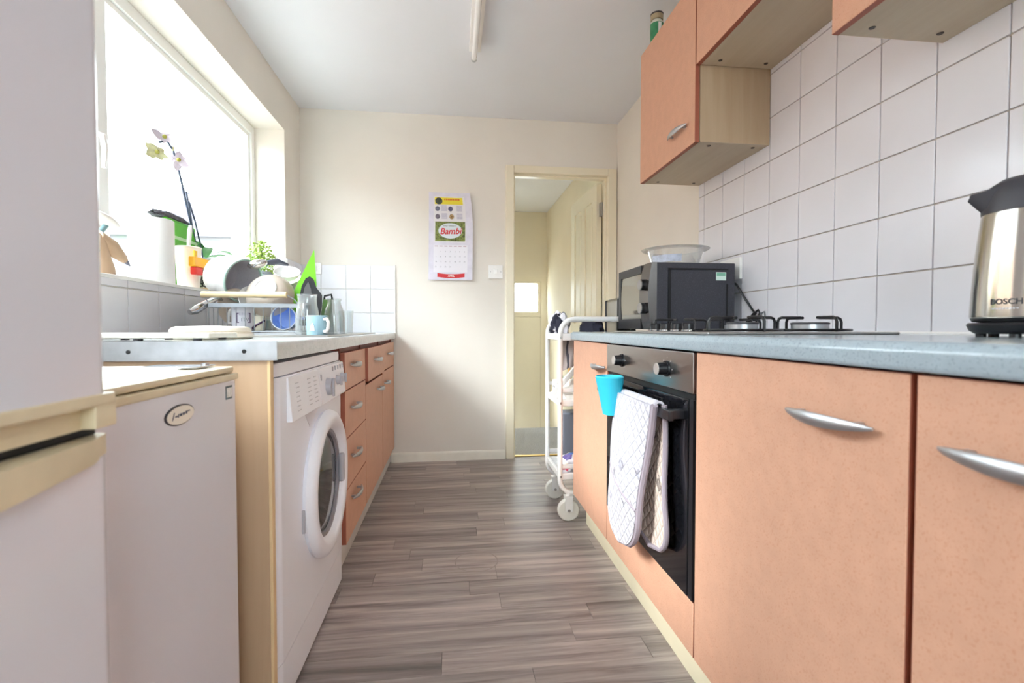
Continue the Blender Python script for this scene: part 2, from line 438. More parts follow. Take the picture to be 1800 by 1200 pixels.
# inner bead of the fixed light
b = B(); y0, y1, z0, z1 = MU+0.03, WY1-0.045, WZ0+0.04, WZ1-0.05
for (a0, a1, c0, c1) in ((y0, y1, z1-0.022, z1), (y0, y1, z0, z0+0.022), (y0, y0+0.022, z0+0.02, z1-0.02), (y1-0.022, y1, z0+0.02, z1-0.02)):
    b.box(XG-0.02, XG+0.008, a0, a1, c0, c1, 0.003)
part('glazing_bead', b, M_UPVC, w1)
b = B(); y0, y1 = WY0+0.05, MU-0.04
for (a0, a1, c0, c1) in ((y0, y1, z1-0.06, z1), (y0, y1, z0, z0+0.06), (y0, y0+0.06, z0+0.05, z1-0.05), (y1-0.06, y1, z0+0.05, z1-0.05)):
    b.box(XG-0.03, XG+0.03, a0, a1, c0, c1, 0.005)
sash = part('sash', b, M_UPVC, w1)
hb = B().box(XG+0.03, XG+0.042, MU-0.086, MU-0.060, 1.50, 1.60, 0.004)
hb.tube([(XG+0.046, MU-0.073, 1.585), (XG+0.072, MU-0.073, 1.575), (XG+0.078, MU-0.073, 1.53), (XG+0.073, MU-0.073, 1.47)], [0.008, 0.010, 0.010, 0.007], 8)
part('handle', hb, M_WHITEPL, sash, label='white window handle')
part('pane', B().box(XG-0.008, XG-0.004, MU+0.03, WY1-0.045, WZ0+0.04, WZ1-0.05), M_PANE, w1)
part('pane', B().box(XG-0.008, XG-0.004, WY0+0.05, MU-0.04, WZ0+0.04, WZ1-0.05), M_PANE, w1)

# skirting, door frame, door and hall
b = B().prism([(YB-0.016, 0), (YB, 0), (YB, 0.066), (YB-0.006, 0.066), (YB-0.016, 0.052)], 'X', -0.43, 0.372)
top('baseboard_back', b, M_SKIRT, kind='structure')
dr = empty('door_1', (0.78, YB, 0), kind='structure')
b = B()
for (x0, x1) in ((0.378, DX0), (DX1, 1.192)):
    b.box(x0, x1, YB-0.018, YB-0.0005, 0, 2.098, 0.005)
b.box(DX0, DX1, YB-0.018, YB-0.0005, DZ, 2.098, 0.005)
part('architrave', b, M_GLOSSCREAM, dr)
b = B().box(DX0-0.02, DX0, YB, YB+0.115, 0, DZ+0.02).box(DX1, DX1+0.02, YB, YB+0.115, 0, DZ+0.02).box(DX0, DX1, YB, YB+0.115, DZ, DZ+0.02)
b.box(DX0, DX0+0.012, YB+0.03, YB+0.07, 0, DZ).box(DX1-0.012, DX1, YB+0.03, YB+0.07, 0, DZ).box(DX0+0.012, DX1-0.012, YB+0.03, YB+0.07, DZ-0.012, DZ)
part('jamb', b, M_GLOSSCREAM, dr)
# the door leaf, open into the hall about its right-hand hinges
leaf_m = Matrix.Translation((1.118, YB+0.118, 0)) @ Matrix.Rotation(math.radians(92.5), 4, 'Z')
b = B(); W, H, T = 0.672, 2.025, 0.038
def leafbox(b, u0, u1, z0, z1, t0=-0.0, t1=T, bev=0.0): b.box(u0, u1, t0, t1, z0, z1, bev, 2, M=leaf_m)
for u0, u1 in ((0, 0.10), (W/2-0.05, W/2+0.05), (W-0.10, W)): leafbox(b, u0, u1, 0.008, H)
for z0, z1 in ((0.008, 0.2), (0.83, 0.98), (H-0.11, H)):
    leafbox(b, 0.10, W/2-0.05, z0, z1); leafbox(b, W/2+0.05, W-0.10, z0, z1)
leaf = part('door_leaf', b, M_GLOSSCREAM, dr)
for u0, u1 in ((0.10, W/2-0.05), (W/2+0.05, W-0.10)):
    for z0, z1 in ((0.2, 0.83), (0.98, H-0.11)):
        pb = B(); leafbox(pb, u0-0.004, u1+0.004, z0-0.004, z1+0.004, 0.012, 0.026); leafbox(pb, u0+0.03, u1-0.03, z0+0.03, z1-0.03, 0.005, 0.033, 0.008)
        part('panel', pb, M_GLOSSCREAM, leaf)
for z in (0.25, 1.78):
    hb = B().box(DX1-0.026, DX1-0.0125, YB+0.072, YB+0.119, z, z+0.1).cyl((DX1-0.008, YB+0.117, z), (DX1-0.008, YB+0.117, z+0.1), 0.007, seg=10)
    part('hinge', hb, M_STEEL, dr, label='steel hinge')
part('threshold_strip', B().box(DX0, DX1, YB+0.035, YB+0.07, 0.0, 0.006, 0.002), mat('brass_strip', 'd8b35e', 0.3, metal=0.9), dr)

M_HALL = mat('magnolia_hall_paint', 'ebe2cc', 0.7, mottle=0.03, mscale=3)
M_CARPET = mat('grey_carpet', 'bcbcbe', 0.95, mottle=0.3, mscale=120, bump=0.6, bscale=300)
hall_y = 6.18
top('floor_hall', B().box(-0.3, XR+0.1, YB+0.06, 4.55, -0.16, -0.001), M_CARPET, kind='structure')
top('floor_lower_hall', B().box(-0.3, XR+0.1, 4.55, hall_y+0.1, -0.6, -0.47), M_CARPET, kind='structure')
top('wall_hall_right', B().box(XR, XR+0.1, YB+0.11, hall_y+0.1, -0.6, 2.42), M_HALL, kind='structure')
top('wall_hall_left', B().box(-0.4, -0.3, YB+0.11, hall_y+0.1, -0.6, 0.9).box(-0.4, -0.3, YB+0.11, hall_y+0.1, 2.1, 2.42).box(-0.4, -0.3, YB+0.11, 4.7, 0.9, 2.1).box(-0.4, -0.3, 5.2, hall_y+0.1, 0.9, 2.1), M_HALL, kind='structure')
w3 = empty('added_fill_window_3', (-0.35, 4.8, 0.9), kind='structure')  # unseen side window added to brighten the hall
part('frame', B().box(-0.38, -0.32, 4.7, 5.2, 0.9, 0.96).box(-0.38, -0.32, 4.7, 5.2, 2.04, 2.1).box(-0.38, -0.32, 4.7, 4.76, 0.96, 2.04).box(-0.38, -0.32, 5.14, 5.2, 0.96, 2.04), M_UPVC, w3)
part('pane', B().box(-0.352, -0.347, 4.76, 5.14, 0.96, 2.04), M_PANE, w3)
b = B().box(-0.4, XR+0.1, hall_y, hall_y+0.1, 1.60, 2.42).box(-0.4, 0.28, hall_y, hall_y+0.1, -0.6, 1.6)
top('wall_hall_back', b, M_HALL, kind='structure')
top('ceiling_hall', B().box(-0.4, XR+0.1, YB+0.11, hall_y+0.1, 2.415, 2.5), M_CEIL, kind='structure')
d3 = empty('door_3', (0.74, hall_y, -0.47), kind='structure')
part('frame', B().box(0.28, 0.335, hall_y, hall_y+0.07, -0.47, 1.6).box(1.125, 1.2, hall_y, hall_y+0.07, -0.47, 1.6).box(0.335, 1.125, hall_y, hall_y+0.07, 1.535, 1.6), M_GLOSSCREAM, d3)
b = B().box(0.335, 1.125, hall_y+0.015, hall_y+0.055, -0.47, 1.085, 0.004).box(0.335, 1.125, hall_y+0.01, hall_y+0.06, 1.085, 1.15, 0.004).box(0.335, 0.42, hall_y+0.012, hall_y+0.058, 1.15, 1.535, 0.004).box(1.085, 1.125, hall_y+0.012, hall_y+0.058, 1.15, 1.535, 0.004).box(0.42, 1.085, hall_y+0.012, hall_y+0.058, 1.512, 1.535, 0.004)
part('door_leaf', b, M_GLOSSCREAM, d3)
part('pane', B().box(0.42, 1.085, hall_y+0.03, hall_y+0.036, 1.15, 1.512), M_PANE, d3)

# outside: ground and a far pale house with chimney
top('ground', B().box(-120, 60, -120, 120, -1.2, -1.0), mat('pale_paving', 'b5b2ac', 0.9, mottle=0.1, mscale=1), kind='structure')
nw = empty('added_sky_block_wall', (-5.0, -1, -1.0), 'added unseen brick wall opposite the kitchen window, blocking low sky light', 'house')  # unseen wall added to hold low sky light off the wall cabinets
part('wall', B().box(-5.3, -4.8, -8.0, 6.3, -1.0, 2.9), mat('stock_brick', 'a5897a', 0.9, mottle=0.15, mscale=6), nw)
part('coping', B().box(-5.36, -4.74, -8.0, 6.36, 2.9, 2.98), mat('coping_stone', 'b5b2ac', 0.9), nw)
hs = empty('house', (-26, 32, -1.0), 'pale far house with a wide roof and a chimney, seen through the window', 'house')
part('wall', B().box(-46, -6, 30, 38, -1.0, 6.2), mat('pale_render', '7d7c7e', 0.9, mottle=0.03, mscale=0.5), hs)
part('roof', B().prism([(29.4, 6.1), (34, 8.38), (38.6, 6.1)], 'X', -46.5, -5.5), mat('pale_slate', '6c6c72', 0.85, mottle=0.05, mscale=1), hs)
ch = part('chimney', B().box(-17.4, -16.6, 32.2, 33.8, 7.2, 9.7).box(-16.6, -15.9, 32.2, 33.8, 7.2, 9.1), mat('pale_chimney_brick', '66626a', 0.9, mottle=0.1, mscale=3), hs)
for px_, pz_ in ((-17.0, 9.7), (-16.2, 9.1)):
    part('chimney_pot', B().cyl((px_, 33, pz_), (px_, 33, pz_+0.28), 0.16), MATS['pale_chimney_brick'], ch)

# ------------------------------------------------------------------ bow handles
def bow_handle(parent, y0, y1, z, xf, out, w=0.0085, depth=0.027):
    """crescent pull along Y: wide in the middle, pointed at the ends, on two short feet; xf = face plane, out = +1/-1 outward x"""
    n = 16; b = B(); rings = []
    L_ = y1-y0
    for i in range(n+1):
        t = i/n; k = math.sin(PI*t)
        yy = y0 + L_*t
        xx = xf + out*(0.011 + (depth-0.011)*(k**0.8))
        wz = 0.0022 + w*(k**0.75); wx = 0.0016 + 0.0042*(k**0.7)
        ring = []
        for j in range(10):
            a = 2*PI*j/10
            ring.append(b.bm.verts.new((xx + out*wx*math.cos(a), yy, z + wz*math.sin(a) - 0.002*k)))
        rings.append(ring)
    for A, C in zip(rings, rings[1:]):
        for j in range(10): b.bm.faces.new((A[j], A[(j+1) % 10], C[(j+1) % 10], C[j]))
    b.bm.faces.new(rings[0]); b.bm.faces.new(rings[-1][::-1])
    for yy in (y0+0.17*L_, y1-0.17*L_):
        b.box(min(xf, xf+out*0.019), max(xf, xf+out*0.019), yy-0.005, yy+0.005, z-0.0045, z+0.0045, 0.001, 1)
    return part('handle', b, M_HANDLE, parent, label='satin silver bow handle')

def front(name, parent, xf, out, y0, y1, z0, z1, t=0.018, hy=None, hz=None, label=None, hlen=0.175):
    """a door or drawer front: laminate face with a darker edge, and its bow handle"""
    xb_ = xf-out*t
    o = part(name, B().box(min(xf, xf-out*0.0165), max(xf, xf-out*0.0165), y0, y1, z0, z1, 0.0012, 1), M_DOOR, parent, label=label)
    part('edging', B().box(min(xb_, xf-out*0.0012), max(xb_, xf-out*0.0012), y0-0.0006, y1+0.0006, z0-0.0006, z1+0.0006), M_DOOREDGE, o)
    if hy is not None: bow_handle(o, hy-hlen/2, hy+hlen/2, hz, xf, out)
    return o

# ------------------------------------------------------------------ right-hand run
FX = 0.575          # face of the right-hand doors
WF, WT, WBm = 0.560, 0.924, 0.887
b = B()
prof = [(XR-0.0095, WBm), (XR-0.0095, WT), (WF+0.016, WT)]
for k in range(1, 8):
    a = PI/2*k/8; prof.append((WF+0.016-0.016*math.sin(a), WT-0.016+0.016*math.cos(a)))
prof += [(WF, WT-0.016), (WF, WBm+0.006), (WF+0.004, WBm)]
b.prism(prof, 'Y', -0.06, 2.283)
wtR = top('worktop', b, M_WORKTOP, 'long blue-grey speckled worktop with rounded front edge under the hob and kettle', 'worktop')
top('plinth', B().box(0.636, 0.652, -0.05, 2.27, 0.0, 0.138, 0.001, 1), mat('cream_plinth_board', 'ece2c4', 0.4, mottle=0.04, mscale=10), 'cream plinth board along the floor under the oven side units', 'plinth')

def base_unit(y0, y1, label, dz0=0.142, dz1=0.882, hy=None, hz=0.797, body_z0=0.14):
    u = empty('base_cabinet', (0.88, (y0+y1)/2, 0.14), label, 'cabinet', 'base cabinets on the oven side')
    b = B().box(FX+0.019, 1.17, y0+0.001, y0+0.017, body_z0, WBm-0.001).box(FX+0.019, 1.17, y1-0.017, y1-0.001, body_z0, WBm-0.001).box(FX+0.019, 1.17, y0+0.017, y1-0.017, body_z0, body_z0+0.016).box(1.162, 1.17, y0+0.017, y1-0.017, body_z0+0.016, WBm-0.001)
    part('carcass', b, M_CARC, u)
    front('door', u, FX, -1, y0+0.002, y1-0.002, dz0, dz1, hy=hy, hz=hz)
    return u
base_unit(1.772, 2.286, 'narrow-looking peach base cabinet between the oven and the white trolley', hy=1.862, hz=0.792, )
base_unit(0.551, 1.100, 'peach speckled base cabinet just right of the oven, next to it', hy=0.682, hz=0.803)
base_unit(-0.045, 0.545, 'terracotta base cabinet nearest the camera, below the kettle', hy=0.418, hz=0.800)

# oven housing: built-under oven and filler panel
ov = empty('oven', (0.87, 1.436, 0.14), 'built-under stainless steel oven with black glass door', 'oven')
OY0, OY1 = 1.108, 1.766
part('body', B().box(FX+0.03, 1.12, OY0+0.02, OY1-0.02, 0.29, 0.88), M_DARKGREY, ov)
cp = part('control_panel', B().box(FX-0.004, FX+0.03, OY0, OY1, 0.782, 0.882, 0.003), M_STEEL, ov, label='brushed steel control panel')
for yy in (1.600, 1.250):
    kb = B().cyl((FX-0.004, yy, 0.832), (FX-0.010, yy, 0.832), 0.022, 0.021).cyl((FX-0.010, yy, 0.832), (FX-0.034, yy, 0.832), 0.0175, 0.016, 24)
    k_ = part('knob', kb, M_BLACKPL, cp)
    part('knob_face', B().cyl((FX-0.0335, yy, 0.832), (FX-0.036, yy, 0.832), 0.0162, 0.0148, 24), mat('satin_knob_face', 'dcd6d2', 0.3, metal=0.7), k_, label='chrome knob face')
    for a in range(7):
        an = PI*0.25 + a*PI*0.25 - PI/2
        part('dial_mark', B().box(FX-0.0046, FX-0.0039, yy+0.03*math.cos(an)-0.0016, yy+0.03*math.cos(an)+0.0016, 0.832+0.03*math.sin(an)-0.0016, 0.832+0.03*math.sin(an)+0.0016), M_GREYPRINT, cp)
part('vent_slot', B().box(FX+0.004, FX+0.028, OY0+0.004, OY1-0.004, 0.765, 0.782), M_DARK, ov)
od = part('oven_door', B().box(FX-0.004, FX+0.026, OY0+0.022, OY1-0.003, 0.278, 0.766, 0.003), M_BLACKGLASS, ov, label='black glass oven door')
part('inner_window', B().box(FX-0.0046, FX-0.0038, OY0+0.11, OY1-0.10, 0.36, 0.66), mat('smoked_glass', '050506', 0.05), od)
part('trim_strip', B().box(FX-0.002, FX+0.028, OY0, OY0+0.019, 0.278, 0.766), M_BLACKPL, ov)
hb = B().box(0.524, 0.538, 1.135, 1.735, 0.712, 0.738, 0.004)
for yy in (1.150, 1.70): hb.box(0.537, FX-0.003, yy, yy+0.03, 0.714, 0.736, 0.002)
part('door_handle', hb, mat('black_satin_handle', '26262a', 0.22), ov, label='flat black bar handle')
fp = empty('filler_panel', (0.60, 1.436, 0.14), 'low peach filler panel beneath the oven door', 'panel')
part('face', B().box(FX, FX+0.0165, OY0-0.004, OY1+0.002, 0.142, 0.274, 0.0012, 1), M_DOOR, fp)
part('edging', B().box(FX+0.0012, FX+0.018, OY0-0.0046, OY1+0.0026, 0.1414, 0.2746), M_DOOREDGE, fp)

# hob
hob = empty('gas_hob', (0.87, 1.46, WT), 'steel gas hob with black pan supports set in the worktop', 'hob')
HX0, HX1, HY0, HY1 = 0.612, 1.130, 1.115, 1.80
part('plate', B().box(HX0, HX1, HY0, HY1, WT, WT+0.007, 0.003), M_STEEL, hob)
for yy in (1.552, 1.474, 1.396, 1.325):
    k_ = part('knob', B().cyl((0.668, yy, WT+0.007), (0.668, yy, WT+0.029), 0.0175, 0.0165, 20).box(0.650, 0.686, yy-0.0035, yy+0.0035, WT+0.022, WT+0.032, 0.001, 1), M_BLACKPL, hob)
    part('knob_ring', B().lathe([(0.0172, 0.001), (0.019, 0.002), (0.019, 0.006), (0.0172, 0.007)], (0.668, yy, WT+0.0065), 20), M_CHROME, k_)
burn = [(0.80, 1.275, 0.040), (0.80, 1.645, 0.030), (1.005, 1.275, 0.047), (1.005, 1.645, 0.036)]
for bx_, by_, r in burn:
    bb = part('burner', B().lathe([(0, 0), (r+0.006, 0), (r+0.006, 0.004), (r, 0.007), (r, 0.020), (0, 0.020)], (bx_, by_, WT+0.007), 28), M_ALU, hob)
    part('burner_cap', B().lathe([(0, 0), (r+0.002, 0), (r+0.002, 0.004), (r-0.004, 0.006), (0, 0.006)], (bx_, by_, WT+0.0272), 28), M_DARKGREY, bb)
M_IRON = mat('black_enamel_iron', '1b1b1f', 0.3)
for bx_, by_, r in burn:
    gb = B(); s_ = 0.098; hz = WT+0.046
    for ang in (0, PI/2, PI, 3*PI/2):
        dx, dy = math.cos(ang), math.sin(ang)
        pts = [(bx_+dx*s_, by_+dy*s_, WT+0.0075), (bx_+dx*s_, by_+dy*s_, hz-0.012), (bx_+dx*(s_-0.004), by_+dy*(s_-0.004), hz-0.003), (bx_+dx*(s_-0.012), by_+dy*(s_-0.012), hz), (bx_+dx*0.028, by_+dy*0.028, hz)]
        gb.tube(pts, 0.0042, 6)
    q = s_
    gb.tube([(bx_+q*math.cos(a), by_+q*math.sin(a), WT+0.0115) for a in [2*PI*k/28 for k in range(28)]], 0.0038, 6, closed=True)
    part('pan_support', gb, M_IRON, hob)

# kettle
kt = empty('kettle', (1.022, 0.758, WT), 'stainless steel electric kettle with black lid and base', 'kettle')
kc = Vector((1.022, 0.758, WT))
part('base', B().lathe([(0, 0.006), (0.070, 0.006), (0.078, 0.012), (0.082, 0.022), (0.079, 0.026), (0, 0.026)], kc, 40), M_BLACKPL, kt)
for a in range(6):
    an = a*PI/3+0.4
    part('foot', B().cyl(kc+Vector((0.062*math.cos(an), 0.062*math.sin(an), 0)), kc+Vector((0.062*math.cos(an), 0.062*math.sin(an), 0.007)), 0.008, seg=10), M_BLACKPL, kt)
M_KETTLE = mat('polished_steel', 'c2bcb2', 0.16, metal=1.0)
body = part('body', B().lathe([(0.0, 0.034), (0.077, 0.034), (0.078, 0.037), (0.0765, 0.08), (0.072, 0.15), (0.0655, 0.215), (0.064, 0.226), (0.0, 0.228)], kc, 48), M_KETTLE, kt)
part('collar', B().lathe([(0.060, 0.026), (0.074, 0.028), (0.077, 0.034), (0.0, 0.035)], kc, 40), M_BLACKPL, kt)
lidb = B().lathe([(0.0648, 0.222), (0.0655, 0.229), (0.062, 0.252), (0.055, 0.272), (0.040, 0.283), (0.018, 0.287), (0, 0.288)], kc, 40)
lid = part('lid', lidb, mat('dark_grey_plastic', '3d3c42', 0.45), kt)
# spout towards -x, handle towards +x
sp = B(); sd = Vector((-0.78, 0.62, 0)).normalized(); sv = Vector((0, 0, 1)).cross(sd)
secs = [(0.040, 0.224, 0.268, 0.034), (0.058, 0.228, 0.266, 0.028), (0.070, 0.242, 0.263, 0.018), (0.081, 0.256, 0.263, 0.007)]
rr = []
for r, zb_, zt_, hw in secs:
    rr.append([sp.bm.verts.new(kc+sd*r+sv*hw+Vector((0, 0, zt_))), sp.bm.verts.new(kc+sd*r-sv*hw+Vector((0, 0, zt_))), sp.bm.verts.new(kc+sd*r-sv*hw*0.7+Vector((0, 0, zb_))), sp.bm.verts.new(kc+sd*(r+0.004)+Vector((0, 0, zb_-0.004))), sp.bm.verts.new(kc+sd*r+sv*hw*0.7+Vector((0, 0, zb_)))])
for A, C in zip(rr, rr[1:]):
    for j in range(5): sp.bm.faces.new((A[j], A[(j+1) % 5], C[(j+1) % 5], C[j]))
sp.bm.faces.new(rr[0]); sp.bm.faces.new(rr[-1][::-1])
part('spout', sp, MATS['dark_grey_plastic'], kt)
hp = [(0.050, 0.268), (0.095, 0.268), (0.122, 0.250), (0.128, 0.20), (0.124, 0.13), (0.112, 0.075), (0.090, 0.060), (0.072, 0.062)]
part('handle', B().tube([kc+Vector((x*0.82, -x*0.57, z)) for x, z in hp], [0.012, 0.014, 0.014, 0.013, 0.013, 0.013, 0.012, 0.010], 10), M_BLACKPL, kt)
nv = Vector((-kc.x, -kc.y, 0)).normalized(); nv = (Matrix.Rotation(-0.36, 3, 'Z') @ nv)
tg = Vector((0, 0, 1)).cross(nv).normalized()
text_cyl('lettering', 'BOSCH', kc, math.atan2(nv.y, nv.x), 0.0772, 0.062, 0.0135, M_PRINT, body, bold=0.0003)
Mx = frame_m(kc + nv*0.0778 + Vector((0, 0, 0.0505)), tg, (0, 0, 1)); bs = B()
for k in range(8): bs.box(-0.018+k*0.0046, -0.0148+k*0.0046, -0.0011, 0.0011, -0.0003, 0.0005, M=Mx)
part('small_print', bs, M_GREYPRINT, body)

# microwave, turned to face the room
mw = empty('microwave', (0.97, 2.08, WT), 'black microwave with mirrored door and two dials on the worktop', 'microwave')
MX0, MX1, MY0, MY1, MZ0, MZ1 = 0.815, 1.150, 1.885, 2.262, 0.936, 1.206
M_MW = mat('black_speckled_metal', '37373f', 0.5, speck='5a5a64', speckscale=500, speckamt=0.5)
part('casing', B().box(MX0, MX1, MY0, MY1, MZ0, MZ1, 0.004), M_MW, mw)
sp_ = B().box(0.862, 0.874, MY0-0.0035, MY0, 0.945, 1.183).box(0.874, 1.118, MY0-0.0035, MY0, 1.177, 1.183).box(1.112, 1.118, MY0-0.0035, MY0, 0.945, 1.12)
part('pressed_rib', sp_, M_DARK, mw)
pf = [(MX0, MZ0)]
# bowed fascia: curved in plan, control end towards the camera
def fascia(y0, y1, bow):
    return [(y0, MX0+0.002), (y0, MX0-0.022), ((y0+y1)/2, MX0-0.022-bow), (y1, MX0-0.022), (y1, MX0+0.002)]
b = B()
def fasc(y0, y1, z0, z1, bow, m, name, lab=None):
    bb = B(); n = 8; pts = []
    for i in range(n+1):
        t = i/n
        pts.append((MX0-0.020-bow*math.sin(PI*t), z0+(z1-z0)*t))
    poly = [(MX0, z0)] + pts + [(MX0, z1)]
    bb.prism(poly, 'Y', y0, y1)
    return part(name, bb, m, mw, label=lab)
ctl = fasc(MY0+0.001, MY0+0.093, MZ0, MZ1, 0.016, mat('dark_chrome_fascia', '6d6a68', 0.16, metal=0.85), 'control_fascia', 'dark mirrored control strip')
dd = fasc(MY0+0.094, MY1, MZ0, MZ1, 0.006, mat('mirrored_microwave_door', 'a8a498', 0.08, metal=0.85), 'microwave_door')
part('door_frame', B().box(MX0-0.0275, MX0-0.0215, MY0+0.10, MY1-0.002, MZ1-0.035, MZ1-0.003).box(MX0-0.0275, MX0-0.0215, MY0+0.10, MY1-0.002, MZ0+0.002, MZ0+0.045).box(MX0-0.0275, MX0-0.0215, MY1-0.03, MY1-0.002, MZ0+0.045, MZ1-0.035), M_BLACKPL, dd)
for zz in (1.118, 1.022):
    k_ = part('dial', B().cyl((MX0-0.030, MY0+0.047, zz), (MX0-0.052, MY0+0.047, zz), 0.0235, 0.0225, 26), M_BLACKPL, ctl)
    part('dial_face', B().cyl((MX0-0.0515, MY0+0.047, zz), (MX0-0.055, MY0+0.047, zz), 0.0228, 0.021, 26), mat('brushed_dial', 'a9a5a2', 0.3, metal=0.9), k_)
for dx in (0.03, 0.28):
    for yy in (MY0+0.04, MY1-0.04):
        part('foot', B().cyl((MX0+dx, yy, WT), (MX0+dx, yy, MZ0+0.001), 0.013, seg=12), M_BLACKPL, mw)
st = part('sticker', B().box(1.064, 1.108, MY0-0.0042, MY0-0.0036, 1.135, 1.168), mat('pale_green_label', 'd9efe4', 0.6), mw, label='pale green and white label')
part('sticker_print', B().box(1.067, 1.105, MY0-0.0046, MY0-0.0041, 1.153, 1.165), mat('green_label_print', '7fb9a0', 0.6), st)

bowl = empty('mixing_bowl', (0.985, 2.085, MZ1), 'clear plastic bowl with a wide rim on top of the microwave', 'bowl')
part('shell', B().lathe([(0.0, 0.0), (0.085, 0.0), (0.098, 0.008), (0.112, 0.055), (0.118, 0.075), (0.140, 0.078), (0.146, 0.083), (0.139, 0.083), (0.117, 0.080), (0.109, 0.055), (0.094, 0.011), (0.0, 0.003)], (0.985, 2.085, MZ1), 44), M_PLASTICCLEAR, bowl)
part('printed_band', B().lathe([(0.1035, 0.020), (0.1115, 0.050)], (0.985, 2.085, MZ1), 20, M=Matrix.Rotation(PI*1.02, 4, 'Z'), arc=PI*0.42), mat('pale_blue_print', 'c9cfdf', 0.5, mottle=0.2, mscale=60), bowl)

# toaster on the trolley and cable loops behind the microwave
cb = B().tube([(1.150, 1.93, 1.145), (1.166, 1.90, 1.12), (1.182, 1.86, 1.055), (1.188, 1.82, 1.01), (1.186, 1.80, 1.00), (1.182, 1.81, 0.985), (1.178, 1.85, 0.955), (1.172, 1.90, 0.938), (1.165, 1.94, 0.930)], 0.0042, 8)
top('power_cable', cb, M_BLACKPL, 'black cable hanging down from the back of the microwave', 'cable')
cb = B().tube([(1.166, 1.885, 0.929), (1.176, 1.85, 0.96), (1.184, 1.81, 1.00), (1.187, 1.785, 1.012), (1.186, 1.775, 1.00), (1.182, 1.79, 0.965), (1.178, 1.825, 0.935), (1.170, 1.85, 0.929)], 0.0038, 8)
top('power_cable', cb, M_BLACKPL, 'looped black cable lying against the tiles beside the microwave', 'cable')
cb = B().tube([(1.183, 1.80, 0.929), (1.188, 1.785, 0.965), (1.189, 1.765, 1.000), (1.189, 1.750, 1.004), (1.188, 1.744, 0.985), (1.187, 1.748, 0.929)], 0.003, 8)
top('power_cable', cb, mat('grey_cable', '77777c', 0.5), 'thin grey cable loop on the tiles right of the black one', 'cable')
so = empty('wall_socket', (XR-0.01, 1.955, 1.16), 'white socket plate edge on the tiles behind the microwave', 'socket')
part('plate', B().box(XR-0.022, XR-0.009, 1.90, 2.05, 1.145, 1.235, 0.003), M_WHITEPL, so)
part('plug', B().box(XR-0.052, XR-0.022, 1.985, 2.035, 1.165, 1.215, 0.006), M_WHITEPL, so)

# wall cabinets
CX = 0.892
def wall_unit(y0, y1, z0, z1, label, hy=None, hz=None, dy0=0.002):
    u = empty('wall_cabinet', (1.05, (y0+y1)/2, z0), label, 'cabinet', 'wall cabinets above the splashback')
    b = B().box(CX+0.020, 1.19, y0, y0+0.016, z0, z1).box(CX+0.020, 1.19, y1-0.016, y1, z0, z1).box(CX+0.020, 1.19, y0+0.016, y1-0.016, z1-0.016, z1).box(1.184, 1.19, y0+0.016, y1-0.016, z0+0.016, z1-0.016)
    part('carcass', b, M_CARC, u)
    part('bottom_panel', B().box(CX+0.020, 1.19, y0+0.0005, y1-0.0005, z0-0.0006, z0+0.016), M_CARCY, u)
    front('door', u, CX, -1, y0+dy0, y1-0.002, z0-0.002, z1, hy=hy, hz=hz, hlen=0.165)
    for yy in (y0+0.035, y1-0.035):
        for xx in (CX+0.075, 1.145):
            part('screw_cap', B().cyl((xx, yy, z0-0.0006), (xx, yy, z0-0.0022), 0.0075, 0.006, 12), mat('brown_screw_cap', '4a4038', 0.5), u)
    return u
wall_unit(1.735, 2.268, 1.632, 2.23, 'tall terracotta wall cabinet with a handle, furthest along, green jar on top', 1.862, 1.714)
wall_unit(1.082, 1.731, 1.911, 2.23, 'short terracotta bridging wall cabinet above the hob, without visible handle')
wall_unit(0.46, 1.078, 1.636, 2.23, 'terracotta wall cabinet above the kettle, nearest the camera')
jar = empty('jar', (0.935, 2.185, 2.23), 'small jar with a green label and gold lid on the wall cabinet', 'jar')
part('glass', B().lathe([(0, 0.001), (0.026, 0.001), (0.029, 0.006), (0.029, 0.105), (0.022, 0.118), (0, 0.119)], (0.935, 2.185, 2.23), 28), mat('pale_jar_glass', 'd5d6c8', 0.15), jar)
part('label_band', B().lathe([(0.0293, 0.022), (0.0296, 0.022), (0.0296, 0.100), (0.0293, 0.100)], (0.935, 2.185, 2.23), 28), mat('green_label', '3d8a5f', 0.5, mottle=0.25, mscale=40), jar)
part('label_stripe', B().lathe([(0.0298, 0.024), (0.0299, 0.024), (0.0299, 0.098), (0.0298, 0.098)], (0.935, 2.185, 2.23), 6, M=Matrix.Rotation(-1.75, 4, 'Z'), arc=0.5), M_WHITEPL, jar)
part('lid', B().lathe([(0.026, 0.118), (0.028, 0.120), (0.028, 0.143), (0.026, 0.146), (0, 0.146)], (0.935, 2.185, 2.23), 28), mat('dull_gold_lid', 'b8a888', 0.4, metal=0.4), jar)
part('lid_rim', B().lathe([(0.0272, 0.140), (0.0288, 0.141), (0.0288, 0.147), (0.024, 0.148)], (0.935, 2.185, 2.23), 28), M_DARKGREY, jar)

